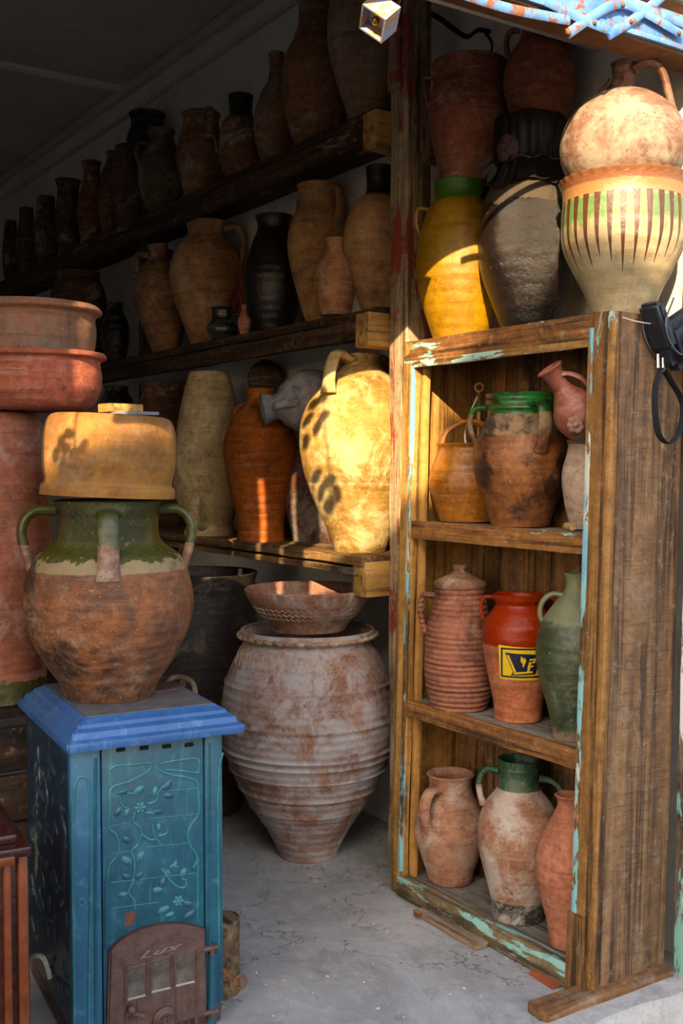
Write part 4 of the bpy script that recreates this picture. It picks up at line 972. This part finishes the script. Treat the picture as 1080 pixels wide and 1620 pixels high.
PZ = zj(790)
tp, sp_, zp, op_ = pot('clay_pan', 'tan cooking pan turned upside down on the stove jar', 170, [(660, 92), (668, 98), (690, 103), (740, 103), (765, 99), (772, 104), (786, 105)], C('s2', '#9a6a2e', '#7d5223', sat=1.0, da=.25, dust='#8a7a68', ka=.08, dark='#5d4326'), d=pd, base=JZ + PZ + .008, mouth=False, cat='pan', tilt=2.5)
bm.free()
p = at_d(192, 652, pd - .02)
zt_ = JZ + PZ + .008 + zp(660) + .006
o = board('wood_block', (p.x, p.y, zt_ + .016), (.10, .06, .022), M['block'], None, bev=.004, jit=.002, rot=(0, 0, sr + R(14))); tag(o, 'small wooden block lying on the upside-down pan', 'block')
o = board('slate_chip', (p.x + .03 * RIGHT.x, p.y + .03 * RIGHT.y, zt_ + .003), (.12, .055, .009), plain('slate', '#6a6f78', .6, 0, '#4a4d55', 20), None, bev=.002, jit=.002, rot=(0, 0, sr - R(6))); tag(o, 'thin grey slate under the small wooden block', 'slate')
# poker with a ring end, log behind the stove
p0 = at_d(336, 1520, 2.78); p1 = at_d(372, 1552, 2.72)
pk = empty('iron_poker', p1, sr, 'rusty iron poker with a ring end beside the stove door', 'poker')
inv = (Matrix.Translation(p1) @ Matrix.Rotation(sr, 4, 'Z')).inverted()
tube('rod', [inv @ p0, inv @ ((p0 + p1) / 2), Vector((0, 0, 0))], .0065, M['rust'], pk)
bm = bmesh.new(); rr = .016
sweep(bm, [(.013 + rr * math.cos(2 * math.pi * k / 20), 0, -.006 + rr * math.sin(2 * math.pi * k / 20)) for k in range(20)], .009, .009, (0, 1, 0), 1, 8, 0, 0, True); finish(bm, 'ring', M['rust'], pk)
p = at_Z(346, 1580, 0)
bm = bmesh.new(); revolve(bm, [(0, 0), (.045, .0), (.047, .01), (.044, .10), (.047, .19), (.044, .20), (0, .20)], 20, .05, 3)
lg = empty('cut_log', (p.x - .03, p.y + .03, 0), 0, 'cut log standing on the floor behind the stove', 'log'); finish(bm, 'bark', M['log'], lg, ang=40)
# rope handled trivet on the back of the stove top
p = at_d(288, 1080, 3.02)
bm = bmesh.new(); sweep(bm, [(-.05, 0, -.02), (-.03, 0, .012), (.0, 0, .015), (.03, 0, -.005), (.035, 0, -.05)], .016, .012, None, 6, 8)
o = finish(bm, 'bent_cane_handle', M['log']); o.location = (p.x, p.y, p.z); o.rotation_euler = (0, 0, math.atan2(-p.x, p.y)); tag(o, 'bent cane handle behind the stove jar', 'handle')

# ------------------------------------------------------------------ brown stove at the lower left corner
q = at_d(50, 1340, 2.25)
bs = empty('brown_stove', (q.x, q.y, 0), sr, 'glossy brown enamelled stove at the lower left corner', 'stove')
def bb(name, lo, hi, mat, bev=.004): return board(name, [(a + b) / 2 for a, b in zip(lo, hi)], [b - a for a, b in zip(lo, hi)], mat, bs, bev=bev)
bz = q.z
bb('body', (-.30, .02, .03), (-.012, .36, bz - .02), M['en_brown'], .008)
bb('corner_rib', (-.026, .008, .03), (-.006, .03, bz - .02), M['en_brown2'], .004)
bb('corner_rib', (-.055, .008, .03), (-.040, .03, bz - .02), M['en_brown2'], .004)
bb('corner_rib', (-.006, .05, .03), (.004, .30, bz - .06), M['en_brown'], .004)
bb('lid', (-.31, .0, bz - .02), (.0, .38, bz + .002), M['en_brown'], .006)
bb('lid_step', (-.30, .03, bz + .002), (-.022, .36, bz + .022), M['en_brown'], .008)
bb('lid_edge', (-.31, -.006, bz - .03), (-.034, .012, bz - .012), M['en_brown2'], .004)
# lever hook
inv = (Matrix.Translation((q.x, q.y, 0)) @ Matrix.Rotation(sr, 4, 'Z')).inverted()
hp = [inv @ at_d(x, y, 2.33) for x, y in ((42, 1528), (52, 1514), (66, 1515), (73, 1530), (78, 1548))]
tube('lever', hp, .007, M['hook'], bs, n=6)

# ------------------------------------------------------------------ bag on the cabinet side
bc = at_X(1068, 535, -1.895)
bag = empty('shoulder_bag', bc, 0, 'black leather shoulder bag hanging at the cabinet side', 'bag')
bm = bmesh.new(); add_box(bm, (0, 0, 0), (.075, .19, .13)); bmesh.ops.bevel(bm, geom=bm.edges[:], offset=.022, segments=4, affect='EDGES')
o = finish(bm, 'bag_body', M['leather'], bag); o.location = (-.02, .06, .01); o.rotation_euler = (R(28), 0, 0)
bm = bmesh.new(); add_box(bm, (0, 0, 0), (.03, .13, .085)); bmesh.ops.bevel(bm, geom=bm.edges[:], offset=.012, segments=3, affect='EDGES')
o = finish(bm, 'front_pocket', M['leather'], bag); o.location = (.025, .075, -.005); o.rotation_euler = (R(28), 0, 0)
bm = bmesh.new(); add_box(bm, (0, 0, 0), (.07, .035, .13)); bmesh.ops.bevel(bm, geom=bm.edges[:], offset=.010, segments=3, affect='EDGES')
o = finish(bm, 'side_gusset', M['leather'], bag); o.location = (-.02, -.045, .03); o.rotation_euler = (R(28), 0, 0)
for off, k in ((.018, 1), (-.055, .9)):
    tube('piping', [(off, -.03, .10), (off, -.06, .03), (off, -.02, -.035), (off, .06, -.05)], .0025, M['pipe'], bag)
bt = bc
def bl(px, py, X=-1.92): return at_X(px, py, X) - bc
for (x, y) in ((1041, 560), (1049, 566)):
    tube('zip_pull', [bl(x, y), bl(x, y + 10), bl(x, y + 22)], .0032, M['chrome'], bag, wd=.010, side=(0, 1, 0))
tube('strap', [bl(1046, 582), bl(1037, 610), bl(1036, 650), bl(1043, 690), bl(1058, 702), bl(1075, 680), bl(1080, 640), bl(1062, 605), bl(1050, 585)], .0012, M['web'], bag, side=(1, 0, 0), wd=.022, n=8)
tube('cord', [bl(1048, 512), bl(1030, 512), bl(1005, 508), bl(985, 502)], .0012, M['white'], bag)
# ------------------------------------------------------------------ sliding gate rail above the doorway
gx = -1.925
g0 = at_X(760, 2, gx); g1 = at_X(1080, 76, gx)
gz = (g0.z + g1.z) / 2
gate = empty('gate_rail', (gx, 1.2, gz), 0, 'blue rusty folding-gate rail with crossed bars above the doorway', 'gate')
board('bottom_flange', (-.03, 0, .0), (.09, 5.9, .012), M['gate_rust'], gate, bev=.002, jit=.002, cuts=30)
board('face_plate', (.012, 0, .05), (.008, 5.9, .09), M['gate'], gate, bev=.002, jit=.0015, cuts=30)
board('back_plate', (-.055, 0, .08), (.012, 5.9, .16), M['gate_rust'], gate, bev=.003, jit=.001, cuts=10)
board('edge_lip', (.020, 0, .008), (.014, 5.9, .014), M['gate'], gate, bev=.003, jit=.002, cuts=30)
def gl(px, py, o=.03): p = at_X(px, py, gx + o); return p - Vector((gx, 1.2, gz))
for pts in ([(700, -20), (800, 12), (900, 32)], [(897, 54), (960, 12), (985, 6), (1010, 15), (1078, 54)], [(962, 56), (1000, 32), (1060, -16)], [(860, 0), (920, 30), (965, 48)], [(1000, 6), (1090, 40)]):
    tube('lattice_bar', [gl(*q) for q in pts], .004, M['gate'], gate, n=6, side=(0, .2, 1), wd=.024)
for (x, y) in ((899, 52), (985, 8), (998, 34), (1074, 52), (940, 36)):
    bm = bmesh.new(); bmesh.ops.create_uvsphere(bm, u_segments=10, v_segments=6, radius=.006); o = finish(bm, 'rivet', M['gate_rust'], gate); o.location = gl(x, y, .035)
# square tube end hanging from the rail
pe = at_d(588, 38, 2.42)
ht = empty('hanging_tube', pe, 0, 'short square metal tube hanging at the top with a brass bolt inside', 'tube')
ax = (RIGHT * .62 + UP * .68 + FWD * .38).normalized()          # axis runs up to the right, away
u = (RIGHT * .62 - UP * .62 - FWD * .2); u = (u - ax * u.dot(ax)).normalized(); v_ = ax.cross(u)
rot = Matrix((u, v_, ax)).transposed()
ht.rotation_euler = rot.to_euler()
bm = bmesh.new(); L_, s0, w0 = .055, .033, .004
def sq(h, z): return [bm.verts.new((a * h, b * h, z)) for a, b in ((-1, -1), (1, -1), (1, 1), (-1, 1))]
rs = [sq(s0 - w0, .03), sq(s0 - w0, 0), sq(s0, 0), sq(s0, L_)]
bm.faces.new(rs[0]); bm.faces.new(rs[-1])
for a_, b_ in zip(rs, rs[1:]):
    for k in range(4): bm.faces.new((a_[k], a_[(k+1) % 4], b_[(k+1) % 4], b_[k]))
hm_ = NT('worn_zinc'); a = hm_.noise(25, None, 7, .7, .5)
hmat_ = hm_.out(hm_.mix(hm_.ramp(a, .42, .58), hx('#8fa0c4'), hx('#b08a62')), .5, hm_.bump(a, .3, .004), Metallic=.2)
finish(bm, 'tube_wall', hmat_, ht, smooth=False)
bm = bmesh.new(); bmesh.ops.create_uvsphere(bm, u_segments=16, v_segments=10, radius=.010); o = finish(bm, 'brass_bolt', plain('brass', '#b5892f', .3, .9), ht); o.location = (0, 0, .014)
tp_ = rot.inverted() @ (Vector((-1.95, pe.y + .05, gz)) - pe)
tube('hanger', [(0, 0, L_ - .005), (.005, .0, L_ + .03), tuple(tp_)], .004, M['rust'], ht)

# ------------------------------------------------------------------ details
# cloth bound over the tarred jar, with a cloth rose
pc = at_Y(838, 240, 2.29); dcl = (pc - CAM).dot(FWD) / F
cl = empty('cloth_cover', (pc.x, pc.y, at_Y(838, 300, 2.29).z), math.atan2(-pc.x, pc.y), 'dark gathered cloth tied round the neck of the tarred jar', 'cloth')
bm = bmesh.new(); SG = 120
def zc(py): return at_Y(838, py, 2.29).z - at_Y(838, 300, 2.29).z
prof = [(50, 188, 2), (56, 196, 3), (55, 225, 4), (53, 250, 5), (50, 262, 3), (57, 274, 6), (67, 290, 8), (75, 304, 6)]
rs = []
for (r, py, amp) in prof:
    ring = []
    for k in range(SG):
        a_ = 2 * math.pi * k / SG
        q = r + amp * .5 * math.sin(a_ * 17 + 2 * math.sin(a_ * 3)) + amp * .7 * mnoise.noise((math.cos(a_) * 3, math.sin(a_) * 3, py * .05))
        ring.append(bm.verts.new((q * dcl * math.cos(a_), q * dcl * math.sin(a_), zc(py + amp * .8 * math.sin(a_ * 5)))))
    rs.append(ring)
for A_, B_ in zip(rs, rs[1:]):
    for k in range(SG): bm.faces.new((A_[k], A_[(k+1) % SG], B_[(k+1) % SG], B_[k]))
bm.faces.new(rs[0])
bmesh.ops.solidify(bm, geom=bm.faces[:], thickness=.003)
finish(bm, 'gathered_cloth', M['cloth'], cl, ang=70)
bm = bmesh.new(); sweep(bm, [(54 * dcl * math.cos(2 * math.pi * k / 60), 54 * dcl * math.sin(2 * math.pi * k / 60), zc(262 + 3 * math.sin(k))) for k in range(60)], .008, .008, (0, 0, 1), 1, 6, 0, 0, True)
finish(bm, 'tie_cord', M['cloth'], cl)
az = R(-128); base_r = 58 * dcl
rc = Vector((base_r * math.cos(az), base_r * math.sin(az), zc(245)))
for k in range(9):
    a_ = k * 2.4; rr_ = (4 + k * 1.5) * dcl
    bm = bmesh.new(); bmesh.ops.create_uvsphere(bm, u_segments=10, v_segments=6, radius=1)
    bmesh.ops.transform(bm, matrix=Matrix.Diagonal((12 * dcl, 3 * dcl, 9 * dcl, 1)), verts=bm.verts)
    for v in bm.verts: v.co.y += (v.co.x / (12 * dcl)) ** 2 * 5 * dcl
    o = finish(bm, 'rose_petal', M['rose'], cl)
    o.location = rc + Vector((rr_ * math.cos(a_), -6 * dcl + k * .4 * dcl, rr_ * math.sin(a_))); o.rotation_euler = (R(-20), -a_ + R(90), R(-30))
for (dx, dz, rt) in ((-34, -22, 30), (-22, -40, 60), (-28, -34, 40)):
    bm = bmesh.new(); bmesh.ops.create_uvsphere(bm, u_segments=10, v_segments=6, radius=1)
    bmesh.ops.transform(bm, matrix=Matrix.Diagonal((14 * dcl, 1.5 * dcl, 5 * dcl, 1)), verts=bm.verts)
    o = finish(bm, 'cloth_leaf', plain('dry_leaf_cloth', '#2c271d', .8, 0, '#1f1a14', 30) , cl); o.location = rc + Vector((dx * dcl, -4 * dcl, dz * dcl)); o.rotation_euler = (0, R(-rt), 0)
# twine on the whitewashed jug
px_ = [(1005, 152), (1002, 166), (985, 178), (970, 192), (966, 210)]
tw = empty('twine', at_d(985, 180, 2.66), 0, 'knotted straw twine hanging on the whitewashed jug', 'string')
jx = at_Y(985, 215, 2.28); djug = (jx - CAM).dot(FWD)
dd = [djug - .10, djug - .085, djug - .105, djug - .118, djug - .133]
inv = Matrix.Translation(tw.location).inverted()
tube('strand', [inv @ at_d(x, y, d_) for (x, y), d_ in zip(px_, dd)], .0022, M['twine'], tw)
tube('strand', [inv @ at_d(x + 4, y - 2, d_) for (x, y), d_ in zip(px_[:4], dd)], .002, M['twine'], tw)
# string on the strap-handled jar of the highest shelf
q0 = at_Y(326, 214, 2.16)
st_ = empty('twine', q0, 0, 'thin pale string tied to the strap handle of the squat tan jar', 'string')
tube('strand', [at_Y(x, y, 2.165) - q0 for x, y in ((318, 213), (330, 215), (338, 216), (341, 228), (343, 242))], .003, M['twine'], st_)
# chips, leaves and grit on the floor
bm = bmesh.new(); rnd = random.Random(3)
for k in range(150):
    px, py = rnd.uniform(350, 920), rnd.uniform(1330, 1610)
    if k > 110: px, py = rnd.uniform(880, 1080), rnd.uniform(1530, 1600)
    p = at_Z(px, py, 0)
    if p.x > -2.0 or (p.y > 2.12 and p.x > -2.93 and p.x < -2.05): continue
    s_ = rnd.uniform(.0015, .005)
    g = bmesh.ops.create_icosphere(bm, subdivisions=1, radius=1)['verts']
    bmesh.ops.transform(bm, matrix=Matrix.Translation((p.x, p.y, s_ * .4)) @ Matrix.Rotation(rnd.random() * 6, 4, 'Z') @ Matrix.Diagonal((s_ * 1.6, s_, s_ * .6, 1)), verts=g)
o = finish(bm, 'floor_grit', plain('grit', '#c9c2b8', .9, 0, '#6a5a4a', 9), None, smooth=False)
tag(o, 'pale grit and chips scattered over the concrete floor', 'grit', kind='stuff')
lf = plain('dry_leaf', '#8a3f22', .7, 0, '#5d2a18', 40)
for (px, py, r_) in ((664, 1448, 30), (660, 1452, 80)):
    p = at_Z(px, py, .006)
    bm = bmesh.new(); bmesh.ops.create_uvsphere(bm, u_segments=8, v_segments=6, radius=1)
    bmesh.ops.transform(bm, matrix=Matrix.Diagonal((.018, .009, .002, 1)), verts=bm.verts)
    for v in bm.verts: v.co.z += (v.co.x / .018) ** 2 * .008
    o = finish(bm, 'dry_leaf', lf); o.location = (p.x, p.y, .006 + (.006 if r_ > 50 else 0)); o.rotation_euler = (R(8), 0, R(r_))
    tag(o, ('flat red-brown dry leaf touching the thin wooden strip' if r_ < 50 else 'curled red-brown dry leaf lying over another leaf by the strip'), 'leaf', 'dry leaves on the floor')
# crack and dark hole in the plaster over the stacked jars
bm = bmesh.new()
for pts, w_ in (([(655, 12), (690, 26), (715, 44), (740, 58), (755, 48), (775, 50)], .02), ([(765, 48), (778, 70), (775, 95), (785, 120)], .012), ([(1040, 78), (1060, 86), (1085, 88)], .02)):
    sweep(bm, [at_Y(x, y, WY - .002) for x, y in pts], w_, .006, None, 5, 6, .2, 0)
o = finish(bm, 'trim_6', plain('plaster_crack', '#15110e', .95)); o['kind'] = 'structure'

# ------------------------------------------------------------------ added out of view over the doorway, shaped to break up the sunlight
def sunp(p, X): return p - SUN * ((p.x - X) / SUN.x)
AX = -1.40
aw = empty('sun_baffle', (AX, -.2, 3.1), 0, 'added sun-shaping slatted awning valance outside above the doorway', 'baffle')
board('beam', (0, 0, 0), (.06, 1.5, .06), M['upright'], aw)
for y in (-.7, .7): board('arm', (-.26, y, 0), (.52, .04, .04), M['upright'], aw)
for (y0, y1, z0) in ((-1.0, -.72, 1.95), (-.715, -.46, 1.95), (-.455, -.292, 1.97), (-.225, -.052, 2.44), (-.015, .112, 2.19), (.146, .27, 2.12)):
    board('slat', (0, (y0 + y1) / 2 + .2, (z0 + 3.08) / 2 - 3.1), (.02, y1 - y0, 3.08 - z0), M['upright'], aw, bev=.003)  # slats added for the light: gaps pass stripes, lengths mask the pots
vine = empty('shadow_sprig', (AX, .40, 3.05), 0, 'leafy vine sprig added outside above the doorway for leaf shadows on the cream jar', 'vine')
lm = plain('vine_leaf', '#4a6a2a', .6, 0, '#36521e', 20)
stem = []
for i, (px, py) in enumerate([(520, 655), (506, 672), (524, 690), (500, 700), (515, 712), (498, 735), (508, 668), (530, 785), (518, 800), (538, 800), (526, 818), (512, 782)]):
    q = sunp(at_Y(px, py, 2.14), AX) - vine.location  # added leaf, set back along the sun so its shadow lands on the jar
    bm = bmesh.new(); bmesh.ops.create_uvsphere(bm, u_segments=10, v_segments=6, radius=1)
    bmesh.ops.transform(bm, matrix=Matrix.Diagonal((.005, .022, .03, 1)), verts=bm.verts)
    o = finish(bm, 'leaf', lm, vine); o.location = q; o.rotation_euler = (R(40 * i), 0, R(-40 + 15 * (i % 3))); stem.append(q)
tube('stem', [(0, 0, .6), (0, -.03, .0), tuple(stem[2]), tuple(stem[7]), tuple(stem[10])], .003, lm, vine)
vine2 = empty('shadow_sprig', (AX, -.15, 2.6), 0, 'small vine sprig added for its shadow on the upside-down pan, below the awning slats', 'vine')
stem = []
for i, (px, py) in enumerate([(98, 700), (112, 690), (106, 712), (122, 722), (100, 732), (116, 742), (132, 738), (104, 752), (138, 712), (86, 716)]):
    q = sunp(at_d(px, py, 2.69), AX) - vine2.location  # added leaf, set back along the sun to darken the pan's left side
    bm = bmesh.new(); bmesh.ops.create_uvsphere(bm, u_segments=10, v_segments=6, radius=1)
    bmesh.ops.transform(bm, matrix=Matrix.Diagonal((.004, .014, .019, 1)), verts=bm.verts)
    o = finish(bm, 'leaf', lm, vine2); o.location = q; o.rotation_euler = (R(40 * i), 0, R(-40 + 15 * (i % 3))); stem.append(q)
tube('stem', [(0, 0, .47), (0, -.01, .1), (0, 0, -.2), tuple(stem[3]), tuple(stem[5])], .003, lm, vine2)
